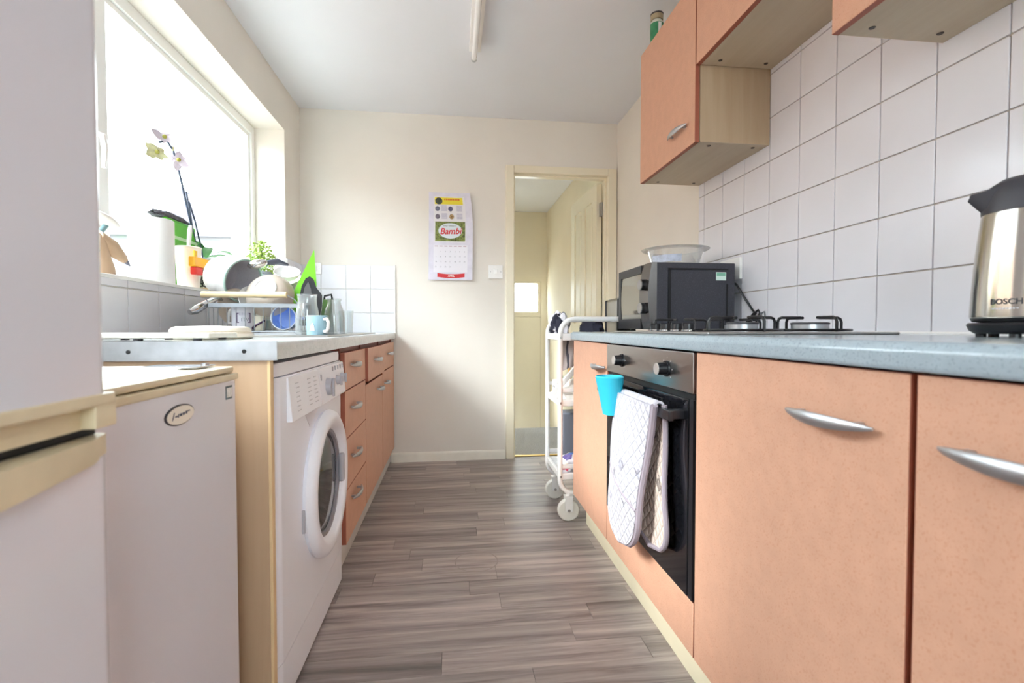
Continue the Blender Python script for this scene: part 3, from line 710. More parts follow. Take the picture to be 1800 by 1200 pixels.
# ------------------------------------------------------------------ oven glove, silicone cup
def quilt_mat(name, c, spot):
    m = mat(name, c, 0.85)
    nt = m.node_tree; p = nt.nodes['Principled BSDF']; N = nt.nodes.new; L = nt.links.new
    tc = N('ShaderNodeTexCoord'); sep = N('ShaderNodeSeparateXYZ'); L(tc.outputs['Object'], sep.inputs[0])
    def wave(sign):
        a = N('ShaderNodeMath'); a.operation = 'MULTIPLY'; a.inputs[1].default_value = sign; L(sep.outputs['Z'], a.inputs[0])
        s_ = N('ShaderNodeMath'); s_.operation = 'ADD'; L(sep.outputs['Y'], s_.inputs[0]); L(a.outputs[0], s_.inputs[1])
        k = N('ShaderNodeMath'); k.operation = 'MULTIPLY'; k.inputs[1].default_value = 85.0; L(s_.outputs[0], k.inputs[0])
        w = N('ShaderNodeMath'); w.operation = 'SINE'; L(k.outputs[0], w.inputs[0])
        ab = N('ShaderNodeMath'); ab.operation = 'ABSOLUTE'; L(w.outputs[0], ab.inputs[0]); return ab
    a, b_ = wave(1.0), wave(-1.0)
    mn = N('ShaderNodeMath'); mn.operation = 'MINIMUM'; L(a.outputs[0], mn.inputs[0]); L(b_.outputs[0], mn.inputs[1])
    pw_ = N('ShaderNodeMath'); pw_.operation = 'POWER'; pw_.inputs[1].default_value = 0.45; L(mn.outputs[0], pw_.inputs[0])
    bp = N('ShaderNodeBump'); bp.inputs['Strength'].default_value = 0.9; bp.inputs['Distance'].default_value = 0.006
    L(pw_.outputs[0], bp.inputs['Height']); L(bp.outputs[0], p.inputs['Normal'])
    v = N('ShaderNodeTexVoronoi'); v.inputs['Scale'].default_value = 11.0; L(tc.outputs['Object'], v.inputs['Vector'])
    n = N('ShaderNodeTexNoise'); n.inputs['Scale'].default_value = 120.0; L(tc.outputs['Object'], n.inputs['Vector'])
    ad = N('ShaderNodeMath'); ad.operation = 'MULTIPLY_ADD'; ad.inputs[1].default_value = 0.5; L(n.outputs['Fac'], ad.inputs[0]); L(v.outputs['Distance'], ad.inputs[2])
    r = N('ShaderNodeMapRange'); r.inputs[1].default_value = 0.40; r.inputs[2].default_value = 0.47; r.inputs[3].default_value = 0.75; r.inputs[4].default_value = 0.0
    L(ad.outputs[0], r.inputs[0])
    x = N('ShaderNodeMix'); x.data_type = 'RGBA'; x.inputs[6].default_value = lin(c); x.inputs[7].default_value = lin(spot); L(r.outputs[0], x.inputs[0])
    L(x.outputs[2], p.inputs['Base Color'])
    return m
gl = empty('oven_glove', (0.531, 1.40, 0.30), 'quilted white double oven glove with grey binding draped over the oven handle', 'oven glove')
gy0, gy1 = 1.205, 1.465
def glove_side(xs, zb, tw, y_shift, flip):
    """outline of one hanging half: straight sides and a rounded end"""
    def f(u, v):
        z = 0.741 - (0.741-zb)*v
        t = max(0.0, (v-0.72)/0.28); half = (gy1-gy0)/2 * math.sqrt(max(0.0, 1-t*t)) if t > 0 else (gy1-gy0)/2
        half = max(half, 0.004)
        yc = (gy0+gy1)/2 + y_shift*v + 0.012*math.sin(3*v)
        y_ = yc + (2*u-1)*half*(1-0.06*math.sin(PI*v))
        x_ = xs + tw*v + flip*0.010*math.sin(PI*u)*(0.35+math.sin(PI*min(1, v*1.05))) + 0.004*math.sin(7*v+3*u)
        return Vector((x_, y_, z))
    return f
ff, fb = glove_side(0.517, 0.300, -0.012, 0.075, -1), glove_side(0.544, 0.335, 0.004, -0.045, 1)
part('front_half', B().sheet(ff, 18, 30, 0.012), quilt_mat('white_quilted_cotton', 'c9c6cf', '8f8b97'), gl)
part('back_half', B().sheet(fb, 18, 30, 0.006), quilt_mat('shade_tinted_quilted_cotton', 'e2cfc2', '6d625e'), gl, label='rear half with its shade painted in as beige')  # shade on the rear half is put into its beige colour
def over(u, v):
    a = PI*v; y_ = gy0+(gy1-gy0)*u
    return Vector((0.5305-0.0135*math.cos(a), y_, 0.741+0.011*math.sin(a)))
part('fold', B().sheet(over, 10, 10, 0.006), MATS['white_quilted_cotton'], gl)
M_BIND = mat('grey_binding', '9a8f98', 0.8)
def rim(f, n=26):
    pts = [f(0, v/n) for v in range(n+1)] + [f(u/10, 1) for u in range(1, 10)] + [f(1, 1-v/n) for v in range(n+1)]
    return pts
part('binding', B().tube(rim(ff), 0.0098, 8), M_BIND, gl)
part('binding', B().tube(rim(fb), 0.0075, 8), M_BIND, gl)
part('pocket_hem', B().tube([ff(u/10, 0.52+0.16*(1-u/10)) + Vector((-0.004, 0, 0)) for u in range(11)], 0.010, 8), M_BIND, gl)

cup = empty('utensil_cup', (0.512, 1.497, 0.66), 'turquoise silicone cup hooked on the far end of the oven handle', 'cup')
cbm = B()
def cupf(out):
    def f(u, v):
        a = 2*PI*u; r = (0.052 if out else 0.048); k = 1-0.42*(1-v)
        ax = math.cos(a)*r*k*0.85; ay = math.sin(a)*r*k
        return Vector((0.493+ax + 0.006*(1-v), 1.497+ay, 0.668+0.118*v + (0 if out else 0.004)))
    return f
for o_ in (True, False):
    cbm.sheet(cupf(o_), 28, 8)
f0, f1 = cupf(True), cupf(False)
for k in range(28):
    q = [f0(k/28, 1), f0((k+1)/28, 1), f1((k+1)/28, 1), f1(k/28, 1)]
    cbm.bm.faces.new([cbm.bm.verts.new(p) for p in q])
cbm.bm.faces.new([cbm.bm.verts.new(f0(k/28, 0)) for k in range(28)])
bmesh.ops.remove_doubles(cbm.bm, verts=cbm.bm.verts[:], dist=0.0004)
M_TURQ = mat('turquoise_silicone', '35bcd6', 0.38)
part('bowl', cbm, M_TURQ, cup)
part('hook', B().box(0.512, 0.544, 1.477, 1.517, 0.7395, 0.7435, 0.001, 1).box(0.5405, 0.5435, 1.477, 1.517, 0.715, 0.74), M_TURQ, cup)

# ------------------------------------------------------------------ left-hand run
WLF, WLT, WLB = -0.393, 0.910, 0.869
WE = 1.155
b = B()
prof = [(XL+0.0105, WLB), (XL+0.0105, WLT), (WLF-0.012, WLT)]
for k in range(1, 6):
    a = PI/2*k/6; prof.append((WLF-0.012+0.012*math.sin(a), WLT-0.012+0.012*math.cos(a)))
prof += [(WLF, WLT-0.012), (WLF, WLB)]
b.prism(prof, 'Y', WE+0.003, YB-0.0105)
wtL = top('worktop', b, M_WORKTOPL, 'pale grey worktop under the window carrying the dish rack', 'worktop')
es = empty('edge_strip', (-0.70, WE, WLB), 'aluminium end strip screwed onto the cut end of the window-side worktop', 'edge strip')
part('strip', B().box(XL+0.011, WLF+0.001, WE, WE+0.003, WLB-0.001, WLT+0.001).box(XL+0.011, WLF-0.012, WE+0.003, WE+0.022, WLT, WLT+0.0012), M_ALU, es)
for xx in (-0.700, -0.462):
    part('screw', B().cyl((xx, WE, 0.8885), (xx, WE-0.0015, 0.8885), 0.005, 0.0035, 10), M_DARK, es)
ep = empty('end_panel', (-0.71, 1.168, 0), 'tan wood-effect end panel between the small freezer and the washing machine', 'panel')
part('board', B().box(XL+0.012, -0.4155, 1.160, 1.178, 0, WLB-0.0015), M_PANEL, ep)
part('edging', B().box(-0.4155, -0.408, 1.1595, 1.1785, 0, WLB-0.0015, 0.001, 1), M_PANELEDGE, ep)

# washing machine
wm = empty('washing_machine', (-0.70, 1.545, 0), 'white front-loading washing machine under the worktop', 'washing machine')
WX, WY0_, WY1_ = -0.410, 1.196, 1.888
part('body', B().box(-0.985, WX-0.022, WY0_+0.004, WY1_-0.004, 0.012, 0.822), M_WHITEAPP, wm)
# front panel: rounded near and far edges, swept in plan
def plan(y0, y1, xf, xb2, r=0.035, n=6):
    p = [(xb2, y0)]
    for k in range(n+1):
        a = PI/2*k/n; p.append((xf-r+r*math.sin(a), y0+r-r*math.cos(a)))
    for k in range(n+1):
        a = PI/2*k/n; p.append((xf-r+r*math.cos(a), y1-r+r*math.sin(a)))
    p.append((xb2, y1)); return p
part('front_panel', B().prism(plan(WY0_, WY1_, WX, WX-0.05), 'Z', 0.128, 0.822), M_WHITEAPP, wm)
part('kick_panel', B().prism(plan(WY0_+0.001, WY1_-0.001, WX-0.001, WX-0.05), 'Z', 0.012, 0.125), M_WHITEAPP, wm)
tb = B().prism(plan(WY0_-0.002, WY1_+0.002, WX-0.006, -0.99), 'Z', 0.824, 0.856)
bmesh.ops.bevel(tb.bm, geom=[e for e in tb.bm.edges if all(v.co.z > 0.85 for v in e.verts)], offset=0.010, segments=3, affect='EDGES', profile=0.5)
part('top', tb, M_WHITEAPP2, wm)
def slab(y0, y1, z0, z1, x1b, x1t, x0=WX-0.004, bev=0.004):
    bb = B(); vs_ = []
    r = bmesh.ops.create_cube(bb.bm, size=1.0)['verts']
    for v in r:
        yy = y1 if v.co.y > 0 else y0; zz = z1 if v.co.z > 0 else z0
        xx = (x1t if v.co.z > 0 else x1b) if v.co.x > 0 else x0
        v.co = (xx, yy, zz)
    bmesh.ops.bevel(bb.bm, geom=bb.bm.edges[:], offset=bev, segments=2, affect='EDGES', profile=0.5)
    return bb
dw = part('detergent_drawer', slab(1.272, 1.545, 0.704, 0.818, WX+0.014, WX+0.004), M_WHITEAPP2, wm)
for k in range(7):
    for j, yy in enumerate((1.335, 1.44, 1.50)):
        zz = 0.798-0.012*k
        xx = WX+0.0055+(0.818-zz)/0.114*0.010
        part('printed_line', B().box(xx-0.001, xx+0.0006, yy-0.016, yy+0.014*(0.5+0.5*((k*7+j*3) % 5)/4), zz-0.0012, zz+0.0012), M_GREYPRINT, dw)
cf = part('control_fascia', slab(1.547, 1.884, 0.704, 0.818, WX+0.014, WX+0.004), M_WHITEAPP2, wm)
def wknob(yy, zz, r, h):
    kb = B().cyl((WX+0.006, yy, zz), (WX+0.011+h, yy, zz), r, r*0.88, 28)
    kb.box(WX+0.010+h, WX+0.018+h, yy-r*0.16, yy+r*0.16, zz-r*1.08, zz+r*0.95, 0.002, 2)
    part('knob', kb, M_GREYKNOB, cf)
wknob(1.635, 0.752, 0.029, 0.014); wknob(1.765, 0.760, 0.0165, 0.010); wknob(1.835, 0.763, 0.0165, 0.010)
for k in range(5):
    yy = 1.715+0.036*k
    part('button', B().box(WX+0.003, WX+0.0085, yy-0.003, yy+0.003, 0.796, 0.811, 0.0012, 1), M_GREYKNOB, cf)
part('power_button', B().box(WX+0.003, WX+0.0095, 1.562, 1.568, 0.778, 0.798, 0.0012, 1), M_GREYKNOB, cf)
DC = (WX, 1.612, 0.452)
door = part('door_ring', B().lathe([(0.222, -0.002), (0.228, 0.010), (0.222, 0.024), (0.208, 0.032), (0.190, 0.033), (0.176, 0.027), (0.166, 0.012), (0.160, -0.008)], DC, 56, RX), M_WHITEAPP2, wm)
part('door_glass', B().lathe([(0.164, -0.008), (0.150, 0.003), (0.120, 0.010), (0.06, 0.014), (0.0, 0.015)], DC, 48, RX), mat('smoked_door_glass', '2e2d2f', 0.06, spec=0.7, mottle=0.5, mscale=9), door)
part('glass_rim', B().lathe([(0.168, 0.006), (0.166, 0.013), (0.156, 0.012), (0.152, 0.004)], DC, 48, RX), mat('grey_rubber', '8a868c', 0.45), door)
part('door_catch', B().box(WX+0.010, WX+0.030, DC[1]+0.150, DC[1]+0.176, DC[2]-0.05, DC[2]+0.05, 0.008, 3), M_GREYKNOB, door)
part('hinge_cover', B().box(WX-0.002, WX+0.008, DC[1]-0.230, DC[1]-0.225, DC[2]-0.075, DC[2]-0.01, 0.002), M_GREYKNOB, wm)
part('recess_shade_patch', B().prism([(1.42, 0.700), (1.56, 0.700), (1.465, 0.655)], 'X', WX-0.001, WX+0.0015), mat('shadowed_white_plastic', 'cfcacf', 0.4), wm)  # flat tinted patch standing in for the shade of a grip recess

# left cabinets
CXL = -0.405
def left_unit(y0, y1, label):
    u = empty('base_cabinet', (-0.72, (y0+y1)/2, 0.12), label, 'cabinet', 'base cabinets on the window side')
    b = B().box(-0.985, CXL-0.020, y0+0.001, y0+0.017, 0.12, WLB-0.001).box(-0.985, CXL-0.020, y1-0.017, y1-0.001, 0.12, WLB-0.001).box(-0.985, CXL-0.020, y0+0.017, y1-0.017, 0.12, 0.136).box(CXL-0.045, CXL-0.026, y0+0.017, y1-0.017, 0.80, WLB-0.001)
    part('carcass', b, mat('red_brown_carcass', '8c4437', 0.5), u)
    return u
u = left_unit(1.912, 2.352, 'terracotta cabinet of four drawers beside the washing machine')
for (z0, z1), hz in zip(((0.703, 0.846), (0.516, 0.698), (0.318, 0.511), (0.112, 0.313)), (0.795, 0.625, 0.432, 0.265)):
    front('drawer', u, CXL, 1, 1.914, 2.350, z0, z1, hy=2.075, hz=hz)
u = left_unit(2.356, 2.902, 'terracotta cabinet with a slightly open top drawer above one door, middle of the window-side row')
front('drawer', u, CXL+0.012, 1, 2.359, 2.900, 0.690, 0.846, hy=2.60, hz=0.783)
part('drawer_box', B().box(CXL-0.35, CXL-0.006, 2.39, 2.87, 0.71, 0.82), M_CARC, u)
front('door', u, CXL, 1, 2.358, 2.900, 0.112, 0.672, hy=2.765, hz=0.612)
u = left_unit(2.906, 3.466, 'terracotta cabinet with drawer and door in the corner by the back wall')
front('drawer', u, CXL, 1, 2.909, 3.464, 0.690, 0.846, hy=3.18, hz=0.783)
front('door', u, CXL, 1, 2.909, 3.464, 0.112, 0.684, hy=3.035, hz=0.615)
top('plinth', B().box(-0.452, -0.437, 1.91, 3.472, 0.0, 0.118, 0.001, 1), mat('pale_grey_plinth', 'c9c5c1', 0.5, mottle=0.08, mscale=12), 'pale grey plinth board under the window-side cabinets', 'plinth')

# small freezer
fz = empty('small_freezer', (-0.70, 0.84, 0), 'white undercounter freezer with yellowed top trim and oval badge', 'freezer')
ZX = -0.450
part('body', B().box(-0.985, ZX-0.05, 0.609, 1.083, 0.015, 0.835, 0.006), M_WHITEAPP, fz)
dz = part('door', B().prism([(ZX-0.046, 0.606)] + [(ZX-0.012+0.012*math.sin(PI/2*k/4), 0.606+0.012-0.012*math.cos(PI/2*k/4)) for k in range(5)] + [(ZX-0.012+0.012*math.cos(PI/2*k/4), 1.088-0.012+0.012*math.sin(PI/2*k/4)) for k in range(5)] + [(ZX-0.046, 1.088)], 'Z', 0.06, 0.834), M_FRIDGE, fz)
part('door_top_trim', B().box(ZX-0.046, ZX+0.003, 0.605, 1.090, 0.8335, 0.8465, 0.003), M_CREAMPL, dz, label='yellowed cream strip')
part('top_trim', B().box(ZX-0.075, ZX-0.006, 0.605, 1.090, 0.848, 0.8605, 0.004), M_CREAMPL, fz, label='yellowed cream front edge of the top')
part('top', B().box(-0.985, ZX-0.070, 0.606, 1.088, 0.836, 0.8625, 0.005), M_WHITEPL, fz)
bm_ = frame_m((ZX+0.0008, 0.868, 0.797), (0, 1, 0), (0, 0, 1))
def oval(ry, rz, x0, x1, yc, zc, n=32):
    bb = B(); bb.prism([(yc+ry*math.cos(2*PI*k/n), zc+rz*math.sin(2*PI*k/n)) for k in range(n)], 'X', x0, x1); return bb
bd = part('badge', oval(0.043, 0.0170, ZX, ZX+0.002, 0.868, 0.797), M_DARKGREY, dz)
part('badge_face', oval(0.0405, 0.0150, ZX+0.001, ZX+0.0026, 0.869, 0.7965), mat('ivory_badge', 'ece6da', 0.3), bd)
bs = B()
for (y_, z_, ly, lz, sh) in ((0.846, 0.797, 0.0022, 0.012, 0.006), (0.856, 0.796, 0.010, 0.0022, 0), (0.861, 0.7965, 0.0022, 0.006, 0.002), (0.868, 0.797, 0.006, 0.0045, 0.001), (0.8765, 0.7975, 0.006, 0.0045, 0.001), (0.885, 0.7985, 0.0055, 0.0045, 0.001), (0.893, 0.800, 0.006, 0.002, 0)):
    bs.prism([(y_-ly/2-sh/2, z_-lz/2), (y_+ly/2-sh/2, z_-lz/2), (y_+ly/2+sh/2, z_+lz/2), (y_-ly/2+sh/2, z_+lz/2)], 'X', ZX+0.0024, ZX+0.003)
part('badge_script', bs, mat('navy_print', '3b4663', 0.5), bd)
st = part('sticker', B().box(ZX, ZX+0.0008, 1.035, 1.063, 0.797, 0.824), mat('slate_label_border', '63737a', 0.6), dz)
part('sticker_face', B().box(ZX+0.0005, ZX+0.0012, 1.038, 1.061, 0.801, 0.820), mat('pale_label', 'e9ebe9', 0.6, mottle=0.2, mscale=180), st)
hgm = B().box(ZX-0.075, ZX-0.035, 1.00, 1.075, 0.8632, 0.866, 0.001, 1).box(ZX-0.15, ZX-0.07, 1.02, 1.08, 0.8632, 0.8655).cyl((ZX-0.05, 1.062, 0.8655), (ZX-0.05, 1.062, 0.869), 0.008, seg=10)
part('hinge_plate', hgm, M_CHROME, fz)

# tall fridge freezer
ff_ = empty('fridge_freezer', (-0.68, 0.29, 0), 'tall white fridge freezer with cream handle trims at the left edge', 'fridge freezer')
FXF = -0.380
def fdoor(z0, z1, name):
    r = 0.022
    poly = [(-0.43, 0.030)] + [(FXF-r+r*math.sin(PI/2*k/5), 0.030+r-r*math.cos(PI/2*k/5)) for k in range(6)] + [(FXF-r+r*math.cos(PI/2*k/5), 0.600-r+r*math.sin(PI/2*k/5)) for k in range(6)] + [(-0.43, 0.600)]
    return part(name, B().prism(poly, 'Z', z0, z1), M_FRIDGE, ff_)
part('body', B().box(-0.985, -0.432, 0.032, 0.598, 0.02, 1.70, 0.004), M_WHITEAPP, ff_)
ud = fdoor(0.868, 1.70, 'upper_door'); ld = fdoor(0.06, 0.800, 'lower_door')
def trim(z0, z1, bulge, name, par):
    """handle strip across the door: bows outward towards the middle of the door"""
    n = 14; bb = B(); A = []
    for i in range(n+1):
        t = i/n; yy = 0.030+0.571*t; k = math.sin(PI*min(1, max(0, t)))
        xx = FXF+0.003+bulge*k - (0.012 if i in (0, n) else 0)
        A.append((xx, yy, k))
    vs_ = [[bb.bm.verts.new((-0.43, yy, z1)), bb.bm.verts.new((xx, yy, z1)), bb.bm.verts.new((xx, yy, z0-0.014*k)), bb.bm.verts.new((-0.43, yy, z0-0.014*k))] for xx, yy, k in A]
    for P_, Q_ in zip(vs_, vs_[1:]):
        for j in range(4): bb.bm.faces.new((P_[j], P_[(j+1) % 4], Q_[(j+1) % 4], Q_[j]))
    bb.bm.faces.new(vs_[0]); bb.bm.faces.new(vs_[-1][::-1])
    return part(name, bb, M_CREAMPL, par)
# upper trim with a finger recess
ut = part('handle_trim', B().box(-0.43, FXF+0.003, 0.030, 0.601, 0.856, 0.869, 0.002).box(-0.43, FXF+0.003, 0.568, 0.601, 0.832, 0.857, 0.002).box(-0.43, FXF-0.012, 0.030, 0.570, 0.832, 0.857), M_CREAMPL, ud, label='cream finger-pull strip')
trim(0.800, 0.822, 0.012, 'handle_trim', ld)
part('gap_seal', B().box(-0.43, FXF-0.016, 0.034, 0.595, 0.8225, 0.8315), M_DARK, ff_)

# ------------------------------------------------------------------ soft lumps (cloths, packets)
from mathutils import noise
def lump(c, r, seed, amp=0.25, freq=2.2, seg=26):
    b = B(); b.sph((0, 0, 0), 1.0, seg)
    for v in b.bm.verts:
        d = v.co.normalized(); q = d*freq + Vector((seed*7.3, seed*3.1, seed*1.7))
        k = 1 + amp*noise.noise(q) + amp*0.5*noise.noise(q*2.7)
        v.co = Vector((c[0]+d.x*r[0]*k, c[1]+d.y*r[1]*k, c[2]+d.z*r[2]*k))
    zmin = c[2]-r[2]*0.86
    for v in b.bm.verts:
        if v.co.z < zmin: v.co.z = zmin
    return b

# ------------------------------------------------------------------ trolley and its load
tr = empty('trolley', (0.84, 2.53, 0), 'white metal kitchen trolley on castors at the end of the worktop', 'trolley')
TX0, TX1, TY0, TY1 = 0.517, 1.10, 2.318, 2.635
def loop(y):
    r = 0.07; z0, z1 = 0.135, 0.985; pts = []
    for (cx, cz, a0) in ((TX0+r, z1-r, PI), (TX1-r, z1-r, PI/2), (TX1-r, z0+r, 0), (TX0+r, z0+r, -PI/2)):
        for k in range(7):
            a = a0 - PI/2*k/6; pts.append((cx+r*math.cos(a), y, cz+r*math.sin(a)))
    return pts
for y in (TY0, TY1):
    part('side_frame', B().tube(loop(y), 0.0125, 10, closed=True), M_WHITEMETAL, tr)
def tray(z, name, h=0.026):
    b = B().box(TX0+0.012, TX1-0.012, TY0+0.012, TY1-0.012, z, z+0.003)
    for (x0, x1, y0, y1) in ((TX0-0.004, TX1+0.004, TY0-0.006, TY0+0.012), (TX0-0.004, TX1+0.004, TY1-0.012, TY1+0.006), (TX0-0.004, TX0+0.012, TY0+0.012, TY1-0.012), (TX1-0.012, TX1+0.004, TY0+0.012, TY1-0.012)):
        b.box(x0, x1, y0, y1, z-0.004, z+h, 0.002, 1)
    return part(name, b, M_WHITEMETAL, tr)
tray(0.885, 'top_tray', 0.030); tray(0.566, 'middle_shelf'); tray(0.208, 'bottom_shelf')
for z in (0.640, 0.268):
    for y in (TY0, TY1):
        part('guard_rail', B().box(TX0, TX1, y-0.006, y+0.006, z-0.010, z+0.010, 0.002, 1), M_WHITEMETAL, tr)
for z in (0.895, 0.578, 0.220):
    part('bolt', B().cyl((TX0+0.002, TY0-0.013, z), (TX0+0.002, TY0-0.018, z), 0.006, 0.004, 10), M_STEEL, tr)
for x, y in ((TX0+0.042, TY0), (TX0+0.042, TY1), (TX1-0.06, TY0+0.01), (TX1-0.06, TY1)):
    cst = part('castor_fork', B().box(x-0.019, x+0.019, y-0.019, y-0.016, 0.05, 0.125).box(x-0.019, x+0.019, y+0.016, y+0.019, 0.05, 0.125).box(x-0.02, x+0.02, y-0.02, y+0.02, 0.118, 0.125).cyl((x, y, 0.124), (x, y, 0.137), 0.012), M_WHITEMETAL, tr)
    part('wheel', B().lathe([(0, -0.010), (0.020, -0.010), (0.024, -0.013), (0.040, -0.013), (0.048, -0.014), (0.054, -0.009), (0.054, 0.009), (0.048, 0.014), (0.040, 0.013), (0.024, 0.013), (0.020, 0.010), (0, 0.010)], (x, y, 0.055), 32, Matrix.Rotation(PI/2, 4, 'X')), mat('cream_wheel_plastic', 'ece9e0', 0.4), cst)
    part('axle', B().cyl((x, y-0.022, 0.055), (x, y+0.022, 0.055), 0.007, seg=10), M_STEEL, cst)

ts = empty('toaster', (0.86, 2.545, 0.888), 'silver and black toaster on top of the trolley beside the microwave', 'toaster')
tb = B().box(0.835, 0.915, 2.415, 2.605, 0.900, 1.098, 0.022, 4)
part('body', tb, M_STEEL, ts)
part('end_cap', B().box(0.832, 0.918, 2.400, 2.420, 0.895, 1.092, 0.008, 3), M_BLACKPL, ts)
part('end_cap', B().box(0.832, 0.918, 2.600, 2.620, 0.895, 1.092, 0.008, 3), M_BLACKPL, ts)
part('base', B().box(0.838, 0.912, 2.415, 2.605, 0.888, 0.902, 0.003), M_BLACKPL, ts)
part('slot', B().box(0.868, 0.882, 2.435, 2.585, 1.0975, 1.0985), M_DARK, ts)
part('lever', B().box(0.866, 0.884, 2.385, 2.401, 1.02, 1.035, 0.003), M_BLACKPL, ts)

M_BWCLOTH = mat('black_white_cloth', 'eceaf0', 0.85)
nt = M_BWCLOTH.node_tree; p_ = nt.nodes['Principled BSDF']
tc = nt.nodes.new('ShaderNodeTexCoord'); nn = nt.nodes.new('ShaderNodeTexNoise'); nn.inputs['Scale'].default_value = 14
mr = nt.nodes.new('ShaderNodeMapRange'); mr.inputs[1].default_value = 0.46; mr.inputs[2].default_value = 0.50
mx = nt.nodes.new('ShaderNodeMix'); mx.data_type = 'RGBA'; mx.inputs[6].default_value = lin('2b2c3c'); mx.inputs[7].default_value = lin('e6e4ec')
nt.links.new(tc.outputs['Object'], nn.inputs['Vector']); nt.links.new(nn.outputs['Fac'], mr.inputs[0]); nt.links.new(mr.outputs[0], mx.inputs[0]); nt.links.new(mx.outputs[2], p_.inputs['Base Color'])
top('tea_towel', lump((0.560, 2.540, 0.955), (0.050, 0.080, 0.075), 3, 0.35, 2.4), M_BWCLOTH, 'crumpled black and white tea towel on the left end of the trolley top', 'tea towel')
top('cloth', lump((0.725, 2.50, 0.935), (0.062, 0.075, 0.062), 5, 0.3), mat('navy_cloth', '2a2a3a', 0.85), 'dark navy crumpled cloth on the trolley top in front of the toaster', 'cloth')
sh = B().sheet(lambda u, v: Vector((0.555+0.10*u, 2.45+0.02*math.sin(5*u+2*v)+0.06*u, 0.878-0.16*v*(1-0.25*u))), 14, 12, 0.004)
M_STRIPE = mat('grey_striped_fabric', 'a49b9c', 0.85)
nt = M_STRIPE.node_tree; p_ = nt.nodes['Principled BSDF']; tc = nt.nodes.new('ShaderNodeTexCoord'); wv = nt.nodes.new('ShaderNodeTexWave'); wv.inputs['Scale'].default_value = 9; wv.inputs['Distortion'].default_value = 3
mx = nt.nodes.new('ShaderNodeMix'); mx.data_type = 'RGBA'; mx.inputs[6].default_value = lin('b9aba8'); mx.inputs[7].default_value = lin('4c4750')
mr = nt.nodes.new('ShaderNodeMapRange'); mr.inputs[1].default_value = 0.7; mr.inputs[2].default_value = 0.85
nt.links.new(tc.outputs['Object'], wv.inputs['Vector']); nt.links.new(wv.outputs['Fac'], mr.inputs[0]); nt.links.new(mr.outputs[0], mx.inputs[0]); nt.links.new(mx.outputs[2], p_.inputs['Base Color'])
top('shopping_bag', sh, M_STRIPE, 'grey striped fabric bag hanging below the trolley top', 'bag')
# middle shelf load
top('folding_slat', B().box(-0.012, 0.012, -0.012, 0.012, -0.17, 0.17, 0.003, M=Matrix.Translation((0.600, 2.37, 0.735)) @ Matrix.Rotation(math.radians(42), 4, 'Y')), M_WHITEMETAL, 'white flat bar leaning diagonally on the middle trolley shelf', 'bar')
top('wooden_spoon', B().tube([(0.598, 2.40, 0.592), (0.580, 2.40, 0.74)], [0.006, 0.0075], 8).sph((0.600, 2.40, 0.592), (0.018, 0.008, 0.02), 10), mat('light_spoon_wood', 'd9a866', 0.6), 'wooden spoon handle sticking up on the middle trolley shelf', 'spoon')
cs = empty('carton', (0.57, 2.54, 0.593), 'small white carton with dark dots on the middle trolley shelf', 'carton')
part('box', B().box(0.536, 0.610, 2.49, 2.60, 0.5695, 0.665, 0.003), M_WHITEPL, cs)
for k in range(6):
    part('dot', B().cyl((0.5362, 2.51+0.032*(k % 3), 0.60+0.03*(k//3)), (0.5352, 2.51+0.032*(k % 3), 0.60+0.03*(k//3)), 0.006, seg=10), M_PRINT, cs)
top('bottle_cap', B().cyl((0.57, 2.54, 0.6655), (0.57, 2.54, 0.690), 0.014, 0.012, 14), mat('mint_green_plastic', '6fc49b', 0.4), 'mint green cap lying on the white carton on the trolley', 'cap')
top('food_bag', lump((0.635, 2.405, 0.625), (0.080, 0.062, 0.065), 11, 0.4, 2.8), mat('white_bag_film', 'efe9e2', 0.5, mottle=0.12, mscale=14), 'white crumpled food bag on the middle trolley shelf', 'bag')
top('food_bag', lump((0.87, 2.44, 0.630), (0.075, 0.070, 0.070), 12, 0.35), mat('cream_bag_film', 'e5d3b8', 0.5, mottle=0.15, mscale=14), 'cream food bag on the trolley shelf behind the peach cabinet door', 'bag')
# bottom shelf load
b = B().box(0.565, 0.70, 2.48, 2.60, 0.2115, 0.50, 0.01, 3)
top('storage_tub', b, mat('grey_blue_plastic', '7c7f8b', 0.45, mottle=0.08, mscale=10, stretch=(6, 6, 0.5)), 'tall grey-blue plastic tub on the bottom trolley shelf', 'tub')
M_PACK = mat('multicolour_packet', 'd9d6e0', 0.3)
nt = M_PACK.node_tree; p_ = nt.nodes['Principled BSDF']; tc = nt.nodes.new('ShaderNodeTexCoord'); vo = nt.nodes.new('ShaderNodeTexVoronoi'); vo.inputs['Scale'].default_value = 28
cr = nt.nodes.new('ShaderNodeValToRGB'); cr.color_ramp.interpolation = 'CONSTANT'
for i_, (pos, c) in enumerate(((0.0, 'f0eef4'), (0.42, '6d5f9a'), (0.52, 'c9536b'), (0.6, 'e9e4ea'), (0.8, '4d6fb0'), (0.87, 'e8d7c0'))):
    e_ = cr.color_ramp.elements[i_] if i_ < 2 else cr.color_ramp.elements.new(pos)
    e_.position = pos; e_.color = lin(c)
sp2 = nt.nodes.new('ShaderNodeSeparateColor')
nt.links.new(tc.outputs['Object'], vo.inputs['Vector']); nt.links.new(vo.outputs['Color'], sp2.inputs[0]); nt.links.new(sp2.outputs[0], cr.inputs[0]); nt.links.new(cr.outputs[0], p_.inputs['Base Color'])
top('snack_packet', lump((0.590, 2.395, 0.252), (0.062, 0.055, 0.048), 21, 0.35), M_PACK, 'colourful white and purple snack packet on the bottom trolley shelf, at its front corner', 'packet')
top('snack_packet', lump((0.75, 2.40, 0.262), (0.060, 0.055, 0.058), 22, 0.35), mat('maroon_packet', '7d4452', 0.35, mottle=0.4, mscale=20), 'maroon snack packet on the bottom trolley shelf', 'packet')

